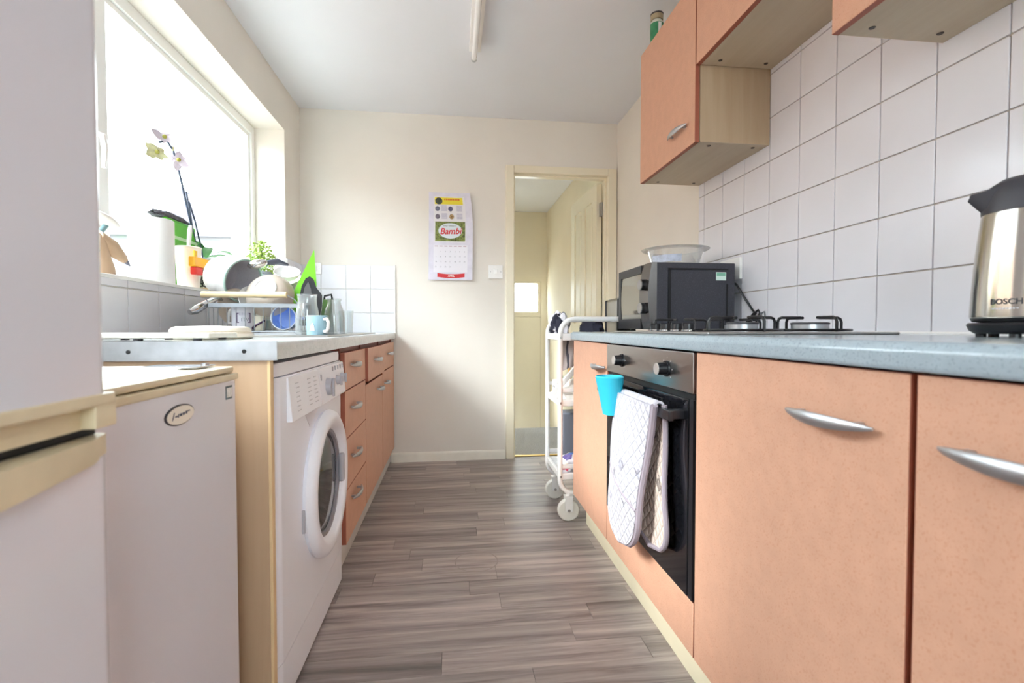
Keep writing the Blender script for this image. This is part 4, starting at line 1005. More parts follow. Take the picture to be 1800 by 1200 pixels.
# ------------------------------------------------------------------ ceiling light
lf = empty('ceiling_light', (0.115, 1.95, ZC), 'white fluorescent batten with a bare tube on the ceiling', 'ceiling light')
LX = 0.121
part('batten', B().box(LX-0.030, LX+0.030, 1.35, 2.61, ZC-0.040, ZC-0.0005, 0.004), M_WHITEMETAL, lf)
part('tube', B().cyl((LX-0.004, 1.34, ZC-0.066), (LX-0.004, 2.62, ZC-0.066), 0.0145, seg=20), mat('white_tube_glass', 'f5f4f4', 0.15), lf)
for yy in (1.335, 2.60):
    part('lamp_holder', B().box(LX-0.016, LX+0.010, yy, yy+0.014, ZC-0.078, ZC-0.038, 0.004), M_WHITEPL, lf)
part('end_cap', B().cyl((LX-0.004, 2.615, ZC-0.066), (LX-0.004, 2.632, ZC-0.066), 0.0152, seg=20), M_ALU, lf)

# ------------------------------------------------------------------ switches, calendar
def switch_plate(x0, x1, z0, z1, yf, label, rocker=True):
    s_ = empty('light_switch', ((x0+x1)/2, yf, (z0+z1)/2), label, 'switch')
    pl = part('plate', B().box(x0, x1, yf-0.010, yf, z0, z1, 0.003), M_WHITEPL, s_)
    xc, zc = (x0+x1)/2, (z0+z1)/2
    part('rocker', B().box(xc-0.013, xc+0.013, yf-0.0155, yf-0.009, zc-0.018, zc+0.018, 0.003), M_WHITEPL, s_)
    for xx in (x0+0.014, x1-0.014):
        part('screw', B().cyl((xx, yf-0.010, zc), (xx, yf-0.011, zc), 0.004, seg=10), M_STEEL, s_)
switch_plate(0.255, 0.357, 1.294, 1.389, YB-0.0005, 'square white light switch on the cream wall by the doorway')
switch_plate(-0.962, -0.884, 1.306, 1.386, YB-0.0105, 'white switch plate on the wall tiles behind the green chopping mat')

ca = empty('calendar', (-0.012, YB, 1.278), 'pale lavender wall calendar with an old picture page, date grid and red ribbon', 'calendar')
KX0, KX1, KZ0, KZ1 = -0.166, 0.140, 1.279, 1.889
def cal(u, v, lift=0.0):
    """u across, v up; right edge curls off the wall, top is slightly pinched"""
    curl = 0.020*max(0, u-0.75)/0.25*(0.35+0.65*max(0, v-0.3)) + 0.006 + 0.004*math.sin(3*v+1)
    x = KX0+0.004*math.sin(2.5*v)+(KX1-KX0)*(u*(1-0.07*max(0, (v-0.55)/0.45)**2)+0.02*max(0, v-0.5))
    return Vector((x, YB-0.004-curl-lift, KZ0+(KZ1-KZ0)*v - 0.012*u*max(0, v-0.8)))
part('sheet', B().sheet(lambda u, v: cal(u, v), 16, 20, 0.0012), mat('lavender_paper', 'dedbe8', 0.7, mottle=0.10, mscale=16), ca)
def patch(u0, u1, v0, v1, lift, m, name, nu=8, nv=8, par=None, lab=None):
    return part(name, B().sheet(lambda u, v: cal(u0+(u1-u0)*u, v0+(v1-v0)*v, lift), nu, nv), m, par or ca, label=lab)
page = patch(0.115, 0.845, 0.43, 0.955, 0.0016, mat('aged_white_paper', 'e4e2e6', 0.7), 'picture_page')
patch(0.14, 0.80, 0.865, 0.945, 0.0024, mat('yellow_print', 'e9d93c', 0.6), 'heading_band', par=page)
def disc_patch(uc, vc, ru, rv, lift, m, name, par, n=24):
    b = B(); c = b.bm.verts.new(cal(uc, vc, lift)); ring = [b.bm.verts.new(cal(uc+ru*math.cos(2*PI*k/n), vc+rv*math.sin(2*PI*k/n), lift)) for k in range(n)]
    for k in range(n): b.bm.faces.new((c, ring[k], ring[(k+1) % n]))
    return part(name, b, m, par)
disc_patch(0.235, 0.903, 0.085, 0.040, 0.0030, mat('dark_olive_print', '4d5140', 0.6, mottle=0.5, mscale=60), 'heading_oval', page)
bs = B()
def bar(b, u0, u1, v0, v1, lift):
    b.sheet(lambda u, v: cal(u0+(u1-u0)*u, v0+(v1-v0)*v, lift), 3, 1)
for k in range(9): bar(bs, 0.36+0.042*k, 0.392+0.042*k, 0.912, 0.932, 0.0030)
part('heading_print', bs, mat('orange_print', 'd8752c', 0.6), page)
bs = B()
for (u0, v0) in ((0.29, 0.79), (0.64, 0.79), (0.29, 0.70), (0.64, 0.70)):
    for j in range(6): bar(bs, u0, u0+0.13, v0+0.011*j, v0+0.006+0.011*j, 0.0026)
part('column_print', bs, mat('faded_violet_print', 'b4b0c4', 0.6), page)
for k, (u0, v0, c) in enumerate(((0.20, 0.815, '6f7286'), (0.50, 0.815, '6a6a8c'), (0.20, 0.725, '7c7482'), (0.52, 0.725, 'a98a5e'))):
    disc_patch(u0, v0, 0.055, 0.030, 0.0026, mat('vignette_print_%d' % k, c, 0.6, mottle=0.7, mscale=110), 'vignette', page, 9)
fr = patch(0.145, 0.825, 0.445, 0.668, 0.0024, mat('foliage_green_print', '7f8a4a', 0.6, mottle=0.75, mscale=70), 'picture_border', par=page)
ov_ = disc_patch(0.485, 0.563, 0.27, 0.088, 0.0030, mat('pale_blue_oval_print', 'dbe4ea', 0.6), 'oval', fr, 36)
P0 = cal(0.49, 0.555, 0.0042)
text('lettering', 'Bambi', frame_m(P0, (1, 0, 0.03), (0, 0, 1)), 0.060, M_RED, fr, depth=0.0003, shear=0.25, bold=0.0012)
text('lettering', "WALT DISNEY'S", frame_m(cal(0.47, 0.618, 0.0042), (1, 0, 0), (0, 0, 1)), 0.013, M_PRINT, fr, depth=0.0002)
grid = patch(0.11, 0.88, 0.09, 0.40, 0.0016, mat('date_grid_paper', 'eae8f0', 0.7), 'date_grid')
bs = B(); day = 1
for r in range(4):
    for c in range(7):
        if (r == 0 and c == 0) or (r == 3 and c > 3): continue
        text('date', str(day), frame_m(cal(0.165+0.108*c, 0.325-0.058*r, 0.003), (1, 0, 0), (0, 0, 1)), 0.0125, mat('date_print', '8a8894', 0.6), grid, depth=0.0001); day += 1
bs = B()
for c in range(7): bar(bs, 0.135+0.108*c, 0.205+0.108*c, 0.380, 0.392, 0.0026)
part('weekday_row', bs, mat('faded_rose_print', 'cdb9c6', 0.6), grid)
rb = B()
def ribbon(u, v):
    uu = 0.20+0.62*u; dip = -0.012*math.sin(PI*u)
    return cal(uu, 0.028+0.045*v+dip*1.0+0.006, 0.003)
rb.sheet(ribbon, 14, 2)
rib = part('ribbon', rb, M_RED, ca, label='red ribbon banner')
text('lettering', 'APRIL', frame_m(cal(0.515, 0.045, 0.0045), (1, 0, 0), (0, 0, 1)), 0.018, M_WHITEPL, rib, depth=0.0002, bold=0.0004)

# ------------------------------------------------------------------ left worktop: boards, drainer, rack
dp = empty('sink_drainer', (-0.70, 2.27, WLT), 'flat steel sink drainer let into the pale worktop', 'drainer')
part('plate', B().box(-0.985, -0.424, 1.74, 2.80, WLT+0.0002, WLT+0.0035, 0.001, 1), M_STEEL, dp)
part('raised_rim', B().tube([(-0.431, 1.746, WLT+0.0045), (-0.431, 2.794, WLT+0.0045), (-0.98, 2.794, WLT+0.0045)], 0.003, 6).tube([(-0.431, 1.746, WLT+0.0045), (-0.98, 1.746, WLT+0.0045)], 0.003, 6), M_STEEL, dp)
DT = WLT+0.0036

gb = empty('glass_board', (-0.66, 1.25, WLT), 'rectangular white worktop saver on rubber feet at the worktop end', 'board')
part('slab', B().box(-0.835, -0.545, 1.178, 1.325, WLT+0.0072, WLT+0.0195, 0.003), mat('marbled_white_board', 'efebe0', 0.2, mottle=0.12, mscale=24), gb)
for x in (-0.80, -0.70, -0.575):
    for y in (1.19, 1.31):
        part('foot', B().cyl((x, y, WLT+0.0014), (x, y, WLT+0.0075), 0.009, seg=12), M_DARKGREY, gb)
top('round_board', B().lathe([(0, 0.0), (0.098, 0.0), (0.106, 0.006), (0.104, 0.014), (0.096, 0.020), (0.100, 0.021), (0.094, 0.030), (0.084, 0.034), (0, 0.036)], (-0.665, 1.452, WLT+0.001), 48), mat('cream_melamine', 'ece2d2', 0.3, mottle=0.02), 'round cream stepped board lying on the worktop in front of the dish rack', 'board')

# dish rack
rk = empty('dish_rack', (-0.742, 2.17, DT), 'steel wire dish rack with pale wooden handles beside the sink', 'dish rack')
RX0, RX1, RY0, RY1, RZ0, RZ1 = -0.902, -0.582, 1.950, 2.390, 0.928, 1.030
M_WIRE = mat('grey_wire', '9fa3a8', 0.35, metal=0.7)
for y in (RY0, RY1): part('top_rail', B().box(RX0, RX1, y-0.003, y+0.003, RZ1-0.012, RZ1+0.004, 0.001, 1), M_WIRE, rk)
for x in (RX0, RX1): part('top_rail', B().box(x-0.003, x+0.003, RY0, RY1, RZ1-0.012, RZ1+0.004, 0.001, 1), M_WIRE, rk)
part('bottom_rail', B().tube([(RX0, RY0, RZ0), (RX1, RY0, RZ0), (RX1, RY1, RZ0), (RX0, RY1, RZ0)], 0.003, 6, closed=True), M_WIRE, rk)
for y in (RY0, RY1):
    for k in range(11):
        x = RX0+(RX1-RX0)*k/10
        part('wire', B().tube([(x, y, RZ0), (x, y, RZ1-0.011)], 0.0016, 6), M_WIRE, rk)
for x in (RX0, RX1):
    for k in range(1, 12):
        y = RY0+(RY1-RY0)*k/12
        part('wire', B().tube([(x, y, RZ1-0.011), (x, y, RZ0)], 0.0016, 6), M_WIRE, rk)
for k in range(1, 12):
    y = RY0+(RY1-RY0)*k/12
    part('floor_wire', B().tube([(RX0, y, RZ0), (RX1, y, RZ0)], 0.0016, 6), M_WIRE, rk)
part('drip_tray', B().box(RX0-0.01, RX1+0.012, RY0-0.012, RY1+0.01, DT, DT+0.002).box(RX0-0.01, RX1+0.012, RY0-0.014, RY0-0.011, DT, DT+0.009).box(RX1+0.011, RX1+0.014, RY0-0.012, RY1+0.01, DT, DT+0.009), M_ALU, rk)
for x in (RX0+0.02, RX1-0.02):
    for y in (RY0+0.02, RY1-0.02):
        part('foot', B().cyl((x, y, DT+0.002), (x, y, RZ0), 0.006, seg=8), M_WIRE, rk)
M_HWOOD = wood_mat('pale_handle_wood', 'ecd6ac', 'e0c596', 0.5, 'X')
for y in (RY0-0.012, RY1+0.012):
    h_ = part('handle_bar', B().cyl((RX0-0.018, y, 1.066), (RX1-0.038, y, 1.066), 0.0115, seg=16), M_HWOOD, rk, label='pale wooden handle')
    part('handle_wire', B().tube([(RX0-0.016, y, 1.066), (RX0-0.004, (y+RY0)/2 if y < 2 else (y+RY1)/2, 1.045), (RX0, RY0 if y < 2 else RY1, RZ1)], 0.002, 6).tube([(RX1-0.04, y, 1.066), (RX1-0.012, (y+RY0)/2 if y < 2 else (y+RY1)/2, 1.05), (RX1, RY0 if y < 2 else RY1, RZ1)], 0.002, 6), M_WIRE, rk)

def aim(d, up=(0, 0, 1)):
    return Vector(d).normalized().to_track_quat('Z', 'Y').to_matrix().to_4x4()

# printed mug standing in the rack
mg = empty('mug', (-0.806, 2.02, RZ0), 'white mug with grey bracketed lettering standing in the dish rack', 'mug')
mc = (-0.806, 2.015, RZ0+0.003)
mb_ = part('body', B().lathe([(0, 0), (0.037, 0), (0.041, 0.004), (0.042, 0.094), (0.040, 0.097), (0.038, 0.094), (0.037, 0.008), (0, 0.006)], mc, 36), mat('pale_grey_ceramic', 'dddbe2', 0.25), mg)
part('handle', B().tube([(-0.846, 2.035, 0.955), (-0.872, 2.045, 0.960), (-0.876, 2.047, 0.985), (-0.866, 2.043, 1.010), (-0.846, 2.035, 1.015)], 0.0065, 8), M_WHITECER, mg)
nrm = Vector((0.806, -2.015, 0)).normalized(); tgm = Vector((0, 0, 1)).cross(nrm)
c0 = Vector(mc) + nrm*0.0425
an0 = math.atan2(nrm.y, nrm.x)
text_cyl('lettering', 'ITV', mc, an0+0.12, 0.042, 0.042, 0.019, mat('grey_mug_print', '8d8a96', 0.6), mb_)
text_cyl('lettering', '[', mc, an0-0.52, 0.042, 0.052, 0.042, mat('plum_print', '6d5a78', 0.6), mb_)
text_cyl('lettering', ']', mc, an0+0.52, 0.042, 0.052, 0.042, MATS['plum_print'], mb_)
bs = B()
for k in range(4): bs.box(-0.016+k*0.009, -0.0095+k*0.009, -0.005, 0.005, -0.0006, 0.0008, M=frame_m(c0+Vector((0, 0, 0.064)), tgm, (0, 0, 1)))
part('faded_print', bs, mat('faint_print', 'c4c0cc', 0.6), mb_)
# blue mug lying on its side, mouth to the camera
mg = empty('mug', (-0.668, 2.02, RZ0), 'blue glazed mug lying in the dish rack with its mouth towards the camera', 'mug')
dirn = Vector((0.10, -1.0, 0.06)); Mq = aim(dirn)
mc = Vector((-0.660, 2.055, 0.978))
part('outer', B().lathe([(0, -0.045), (0.034, -0.045), (0.042, -0.034), (0.0475, 0.03), (0.0475, 0.050)], mc, 40, Mq), mat('blue_glaze', '4f79c6', 0.2, mottle=0.1, mscale=30), mg)
part('inner', B().lathe([(0.0435, 0.050), (0.043, 0.02), (0.036, -0.030), (0, -0.034)], mc, 40, Mq), mat('bright_blue_glaze', 'b0cdfa', 0.25, mottle=0.12, mscale=40), mg)
part('rim', B().lathe([(0.0475, 0.048), (0.047, 0.053), (0.044, 0.053), (0.0433, 0.048)], mc, 40, Mq), mat('white_rim_glaze', 'e8edf4', 0.2), mg)
part('handle', B().tube([mc+Mq.to_3x3() @ Vector(q) for q in ((0.046, 0.0, 0.035), (0.068, 0, 0.030), (0.073, 0, 0.005), (0.066, 0, -0.02), (0.043, 0, -0.026))], 0.006, 8), MATS['blue_glaze'], mg)
# small cream jar with dark swirl between the mugs
jr = empty('egg_cup', (-0.752, 2.03, RZ0), 'small cream cup with a plum swirl between the two mugs in the rack', 'cup')
part('body', B().lathe([(0, 0), (0.018, 0), (0.022, 0.01), (0.024, 0.055), (0.022, 0.057), (0.020, 0.05), (0, 0.01)], (-0.746, 2.015, RZ0+0.003), 24), mat('cream_glaze', 'e2dac6', 0.2), jr)
part('swirl', B().tube([(-0.746+0.0252*math.cos(a), 2.015+0.0252*math.sin(a), RZ0+0.012+0.03*(k/16.0)) for k, a in enumerate([-2.6+0.13*k for k in range(17)])], 0.004, 6), mat('plum_glaze', '4a2f4c', 0.3), jr)
# plates standing on edge at the left of the rack
def plate(c, d, r, m, label, g='plates in the dish rack'):
    top('side_plate', B().lathe([(0, 0.0), (r*0.58, 0.0), (r*0.62, 0.003), (r*0.95, 0.012), (r, 0.015), (r*0.985, 0.018), (r*0.62, 0.008), (r*0.56, 0.005), (0, 0.004)], c, 40, aim(d)), m, label, 'plate', g)
plate((-0.872, 2.10, 1.022), (0.78, -0.60, 0.10), 0.078, M_CREAMCER, 'grey-cream side plate standing on edge at the left end of the dish rack')
plate((-0.800, 2.135, 1.035), (0.70, -0.50, 0.55), 0.085, M_WHITECER, 'white side plate leaning diagonally behind the printed mug in the rack')
# big white pan on its side
pn = empty('mixing_pan', (-0.86, 2.12, 1.04), 'big white pan lying on its side on the dish rack, grey inside', 'pan')
pc, pd = Vector((-0.880, 2.105, 1.142)), Vector((0.80, -0.42, -0.20)); Mq = aim(pd)
R_ = 0.086
part('outer', B().lathe([(0, -0.082), (0.060, -0.082), (0.076, -0.072), (0.083, -0.04), (R_, 0.060)], pc, 48, Mq), M_WHITECER, pn)
part('inner', B().lathe([(R_-0.005, 0.060), (0.079, -0.03), (0.070, -0.064), (0, -0.074)], pc, 48, Mq), mat('grey_nonstick', 'cac6ce', 0.4, speck='8a8790', speckscale=300), pn)
part('rim', B().lathe([(R_-0.006, 0.057), (R_-0.004, 0.063), (R_+0.002, 0.063), (R_+0.002, 0.057)], pc, 48, Mq), mat('sage_rim', 'a9c4bb', 0.3), pn)
# saucepan handle, chrome, poking out left; pan itself nested in the rack
sp_ = empty('saucepan', (-0.86, 2.24, RZ0), 'small steel saucepan in the rack with its chrome handle poking out to the left', 'saucepan')
part('pan', B().lathe([(0, 0), (0.052, 0), (0.056, 0.005), (0.056, 0.065), (0.054, 0.065), (0.053, 0.006), (0, 0.004)], (-0.830, 2.285, RZ0+0.003), 32), M_STEEL, sp_)
part('handle', B().tube([(-0.866, 2.24, 0.985), (-0.90, 2.13, 1.045), (-0.905, 2.02, 1.056)], [0.006, 0.007, 0.008], 8).tube([(-0.905, 2.02, 1.056), (-0.918, 1.972, 1.034), (-0.936, 1.92, 1.006), (-0.944, 1.90, 0.998)], [0.010, 0.0145, 0.016, 0.010], 12), M_CHROME, sp_)
# cream bowl upside down, foot towards the camera
bw = empty('cereal_bowl', (-0.72, 2.03, 1.03), 'cream bowl tipped upside down on the front of the dish rack, foot ring showing', 'bowl')
bc, bd_ = Vector((-0.722, 2.035, 1.082)), Vector((0.02, -0.90, 0.42)); Mq = aim(bd_)
part('body', B().lathe([(0.088, -0.035), (0.091, -0.032), (0.083, -0.004), (0.066, 0.020), (0.046, 0.030), (0, 0.031)], bc, 48, Mq), M_CREAMCER, bw)
part('foot_ring', B().lathe([(0.043, 0.028), (0.042, 0.037), (0.038, 0.038), (0.036, 0.033), (0, 0.032)], bc, 40, Mq), M_WHITECER, bw)
part('inside', B().lathe([(0.087, -0.034), (0.079, -0.006), (0.06, 0.015), (0, 0.026)], bc, 40, Mq), M_CREAMCER, bw)
# pale bowls stacked behind
top('serving_bowl', B().lathe([(0, 0), (0.04, 0), (0.07, 0.018), (0.092, 0.046), (0.095, 0.048), (0.089, 0.048), (0.066, 0.023), (0.038, 0.006), (0, 0.005)], (-0.715, 2.175, 1.092), 40, aim((-0.12, -0.35, 0.85))), mat('pale_green_glassware', 'dde6cf', 0.15, mottle=0.25, mscale=9), 'pale green-white serving bowl stacked behind the cream bowl', 'bowl')
top('dip_bowl', B().lathe([(0, 0), (0.028, 0), (0.045, 0.016), (0.052, 0.034), (0.049, 0.034), (0.042, 0.019), (0, 0.006)], (-0.690, 2.165, 1.148), 32, aim((0.15, -0.5, 0.8))), M_WHITECER, 'small white bowl on the very top of the stacked dishes', 'bowl')
ld_ = empty('ladle', (-0.74, 2.10, 1.15), 'steel ladle with a dark handle resting on top of the stacked dishes', 'ladle')
part('scoop', B().sph((-0.772, 2.070, 1.196), (0.040, 0.026, 0.018), 16, Matrix.Rotation(-0.25, 3, 'Y')), M_CHROME, ld_)
part('handle', B().tube([(-0.740, 2.085, 1.204), (-0.715, 2.12, 1.214), (-0.685, 2.16, 1.206)], [0.010, 0.013, 0.006], 10), mat('slate_plastic', '5b6170', 0.35), ld_)
# green flexible chopping mat
gm = Matrix.Translation((-0.585, 2.10, 0)) @ Matrix.Rotation(math.radians(8), 4, 'Z')
b = B().prism([(0.022, 1.262), (0.030, 1.115), (0.018, 0.955), (-0.055, 0.955), (-0.060, 1.085)], 'Y', -0.0012, 0.0012, M=gm)
top('chopping_mat', b, mat('lime_green_plastic', '7fdc1e', 0.3), 'bright lime green chopping mat standing up at the right of the rack', 'chopping mat')
# black spatula
bl = empty('spatula', (-0.57, 2.06, 0.95), 'black rounded spatula standing in front of the green chopping mat', 'spatula')
pts = [(-0.618, 0.95), (-0.616, 1.05), (-0.604, 1.11), (-0.588, 1.142), (-0.572, 1.150), (-0.558, 1.138), (-0.548, 1.105), (-0.535, 1.088), (-0.526, 1.075), (-0.526, 1.03), (-0.545, 0.95)]
part('blade', B().prism(pts, 'Y', 2.068, 2.074), M_BLACKPL, bl)
part('face', B().prism([(-0.606, 0.97), (-0.604, 1.05), (-0.592, 1.105), (-0.578, 1.128), (-0.568, 1.10), (-0.562, 1.04), (-0.560, 0.97)], 'Y', 2.0665, 2.0685), mat('spatula_face_grey', '5c5a5c', 0.4), bl)  # lighter grey face set on the black blade

# glassware and mug on the drainer
def glass(name, prof, c, label, cat_, h=None):
    return top(name, B().lathe(prof, c, 36), M_GLASS, label, cat_)
glass('carafe', [(0, 0.003), (0.036, 0.0), (0.042, 0.006), (0.0425, 0.045), (0.040, 0.085), (0.034, 0.115), (0.0325, 0.135), (0.035, 0.150), (0.036, 0.152), (0.033, 0.150), (0.030, 0.135), (0.0315, 0.115), (0.0375, 0.085), (0.040, 0.045), (0.039, 0.010), (0, 0.010)], (-0.534, 1.895, DT), 'clear glass carafe standing between the dish rack and the blue-grey mug', 'carafe')
glass('milk_bottle', [(0, 0.003), (0.038, 0.0), (0.043, 0.006), (0.0435, 0.07), (0.038, 0.10), (0.028, 0.128), (0.026, 0.140), (0.029, 0.146), (0.030, 0.152), (0.026, 0.152), (0.023, 0.140), (0.025, 0.127), (0.035, 0.10), (0.040, 0.07), (0.039, 0.012), (0, 0.012)], (-0.500, 2.165, DT), 'clear glass milk bottle on the drainer right of the mug', 'bottle')
glass('tumbler', [(0, 0.002), (0.026, 0.0), (0.029, 0.005), (0.033, 0.108), (0.031, 0.108), (0.027, 0.010), (0, 0.010)], (-0.492, 2.36, DT), 'clear glass tumbler furthest right on the drainer', 'glass')
mg = empty('mug', (-0.478, 1.815, DT), 'blue-grey mug with a white handle in front of the glass carafe', 'mug')
mc = (-0.479, 1.818, DT)
part('body', B().lathe([(0, 0), (0.033, 0), (0.036, 0.004), (0.0365, 0.070), (0.0345, 0.072), (0.033, 0.068), (0.032, 0.008), (0, 0.006)], mc, 36), mat('blue_grey_glaze', '8fb0bd', 0.25, mottle=0.05, mscale=30), mg)
part('handle', B().tube([(-0.449, 1.795, DT+0.058), (-0.437, 1.782, DT+0.060), (-0.430, 1.774, DT+0.048), (-0.432, 1.776, DT+0.026), (-0.440, 1.785, DT+0.014), (-0.451, 1.797, DT+0.016)], 0.0055, 8), M_WHITECER, mg)
part('motif', B().prism([(-0.010, -0.012), (0.008, -0.012), (0.006, 0.004), (0.0, 0.016), (-0.006, 0.004)], 'Z', 0, 0.001, M=frame_m(Vector(mc)+Vector((-0.19, -0.98, 0)).normalized()*0.037+Vector((0, 0, 0.030)), (0.98, -0.19, 0), (0, 0, 1))), M_WHITECER, mg)
gr_ = empty('grater', (-0.555, 2.25, DT), 'small steel grater standing behind the glassware', 'grater')
part('body', B().prism([(-0.575, DT+0.001), (-0.515, DT+0.001), (-0.526, 1.066), (-0.562, 1.066)], 'Y', 2.225, 2.275), M_STEEL, gr_)
part('handle', B().tube([(-0.562, 2.25, 1.066), (-0.560, 2.25, 1.083), (-0.532, 2.25, 1.089), (-0.527, 2.25, 1.066)], 0.005, 8), M_BLACKPL, gr_)

# ------------------------------------------------------------------ window sill
SZ = WZ0+0.0005
pr = empty('kitchen_roll', (-1.103, 1.965, SZ), 'thick white kitchen roll standing on the window sill', 'kitchen roll')
part('paper', B().lathe([(0.020, 0), (0.0695, 0), (0.071, 0.004), (0.071, 0.235), (0.0695, 0.238), (0.020, 0.238)], (-1.103, 1.965, SZ), 48), mat('white_paper', 'f4f4f3', 0.9, bump=0.2, bscale=150), pr)
part('core', B().lathe([(0.0195, 0.0), (0.0195, 0.238), (0.017, 0.238), (0.017, 0.0)], (-1.103, 1.965, SZ), 20), mat('cardboard', 'b79b78', 0.9), pr)
# tan ornament
tn = empty('ornament', (-1.10, 1.680, SZ), 'tan bird-shaped ornament with a pale eye on the sill left of the kitchen roll', 'ornament')
M_TAN = mat('tan_clay', 'cdb092', 0.6, mottle=0.06, mscale=14)
b = B(); prof = [((-1.105, 1.672), 0.0, 0.062, 0.050), ((-1.105, 1.672), 0.03, 0.058, 0.048), ((-1.103, 1.666), 0.06, 0.047, 0.042), ((-1.100, 1.662), 0.085, 0.040, 0.036), ((-1.100, 1.662), 0.11, 0.036, 0.033), ((-1.100, 1.660), 0.130, 0.022, 0.022), ((-1.100, 1.659), 0.136, 0.004, 0.004)]
rings = []
for (cx, cy), z, ry, rx in prof:
    rings.append([b.bm.verts.new((cx+rx*math.cos(2*PI*k/20), cy+ry*math.sin(2*PI*k/20), SZ+z)) for k in range(20)])
for A, C in zip(rings, rings[1:]):
    for k in range(20): b.bm.faces.new((A[k], A[(k+1) % 20], C[(k+1) % 20], C[k]))
b.bm.faces.new(rings[0]); b.bm.faces.new(rings[-1][::-1])
part('body', b, M_TAN, tn)
part('beak', B().tube([(-1.098, 1.665, SZ+0.115), (-1.085, 1.715, SZ+0.096), (-1.074, 1.756, SZ+0.066), (-1.070, 1.776, SZ+0.050)], [0.030, 0.026, 0.014, 0.003], 12), M_TAN, tn)
part('beak_tip', B().tube([(-1.0735, 1.758, SZ+0.064), (-1.069, 1.782, SZ+0.046)], [0.012, 0.002], 10), mat('slate_tip', '6c6f80', 0.5), tn)
part('eye', B().sph((-1.071, 1.628, SZ+0.074), (0.008, 0.014, 0.014), 14), M_WHITECER, tn)
part('pupil', B().sph((-1.064, 1.630, SZ+0.074), (0.003, 0.004, 0.006), 10), M_PRINT, tn)
# dish brush
bh = empty('dish_brush', (-1.15, 1.750, SZ), 'white-headed dish brush with a teal handle standing above the tan ornament', 'brush')
part('handle', B().tube([(-1.165, 1.710, SZ), (-1.160, 1.725, SZ+0.08), (-1.150, 1.765, SZ+0.15), (-1.142, 1.792, SZ+0.185)], [0.006, 0.007, 0.009, 0.008], 10), mat('teal_plastic', '7fa3ad', 0.35), bh)
part('head', B().sph((-1.140, 1.775, SZ+0.196), (0.030, 0.062, 0.014), 18, Matrix.Rotation(-0.28, 3, 'X')), M_WHITEPL, bh)
# green scrubbing brush / pouch behind the roll
gp = empty('cleaning_pouch', (-1.155, 2.21, SZ), 'green upright cleaning pouch with a dark fuzzy top behind the kitchen roll', 'pouch')
part('pouch', B().box(-1.190, -1.118, 2.095, 2.325, SZ, SZ+0.285, 0.022, 4), mat('bright_green_plastic', '57c52a', 0.35, mottle=0.05, mscale=10), gp)
part('fuzzy_top', lump((-1.156, 2.185, SZ+0.290), (0.032, 0.125, 0.022), 31, 0.25, 4.5), mat('dark_grey_bristle', '6a6870', 0.95, mottle=0.5, mscale=90), gp)
part('band', B().box(-1.192, -1.116, 2.093, 2.327, SZ+0.20, SZ+0.215, 0.004), mat('pale_band', 'c9eec0', 0.4), gp)
# utensil tub with yellow and red clip
ut_ = empty('utensil_tub', (-1.062, 2.135, SZ), 'white plastic utensil tub with yellow and red clip on the window sill', 'tub')
part('tub', B().lathe([(0, 0), (0.036, 0), (0.039, 0.004), (0.046, 0.160), (0.048, 0.164), (0.045, 0.166), (0.043, 0.160), (0.036, 0.006), (0, 0.005)], (-1.062, 2.135, SZ), 32), mat('ivory_plastic', 'efe9df', 0.3), ut_)
part('yellow_clip', B().box(-1.020, -0.995, 2.050, 2.165, SZ+0.080, SZ+0.118, 0.003), mat('amber_plastic', 'f5b21e', 0.3), ut_)
part('yellow_sticker', B().box(-1.0225, -1.0195, 2.095, 2.118, SZ+0.125, SZ+0.148), mat('yellow_sticker', 'e9c33a', 0.5), ut_)
part('red_block', B().box(-1.022, -0.998, 2.065, 2.118, SZ+0.050, SZ+0.080, 0.004), mat('red_plastic', 'e4372f', 0.35), ut_)
top('utensil', B().tube([(-1.062, 2.130, SZ+0.0065), (-1.060, 2.132, SZ+0.150), (-1.057, 2.140, SZ+0.235), (-1.056, 2.144, SZ+0.255)], [0.005, 0.007, 0.009, 0.006], 10), M_WHITEPL, 'white utensil handle sticking up out of the white tub', 'utensil')
top('coaster', B().box(-1.085, -1.015, 2.188, 2.31, SZ, SZ+0.008, 0.002), M_HWOOD, 'pale wooden coaster under the little tower on the sill', 'coaster')
# little lattice tower
ei = empty('tower_figurine', (-1.048, 2.235, SZ+0.008), 'tiny dark lattice tower figurine standing on the coaster', 'figurine')
M_TOWER = mat('dark_pewter', '4c4a52', 0.4, metal=0.6)
def tw(z):
    return 0.020*(1-z)**2.0+0.0025
for sx in (-1, 1):
    for sy in (-1, 1):
        part('leg', B().tube([(-1.048+sx*tw(k/8), 2.235+sy*tw(k/8), SZ+0.0085+0.088*k/8) for k in range(9)], 0.0022, 6), M_TOWER, ei)
bs = B()
for k in range(5):
    z = k/7; w, w2 = tw(z), tw(z+0.13)
    for (ax_, ay_, bx2, by2) in ((-1, -1, 1, -1), (1, -1, 1, 1), (1, 1, -1, 1), (-1, 1, -1, -1)):
        bs.tube([(-1.048+ax_*w, 2.235+ay_*w, SZ+0.0085+0.088*z), (-1.048+bx2*w2, 2.235+by2*w2, SZ+0.0085+0.088*(z+0.13))], 0.0012, 5)
        bs.tube([(-1.048+bx2*w, 2.235+by2*w, SZ+0.0085+0.088*z), (-1.048+ax_*w2, 2.235+ay_*w2, SZ+0.0085+0.088*(z+0.13))], 0.0012, 5)
part('lattice', bs, M_TOWER, ei)
for z in (0.22, 0.48): part('platform', B().box(-1.048-tw(z)-0.002, -1.048+tw(z)+0.002, 2.235-tw(z)-0.002, 2.235+tw(z)+0.002, SZ+0.0085+0.088*z, SZ+0.0115+0.088*z), M_TOWER, ei)
part('spire', B().cyl((-1.048, 2.235, SZ+0.094), (-1.048, 2.235, SZ+0.112), 0.0022, 0.0008, 6), M_TOWER, ei)

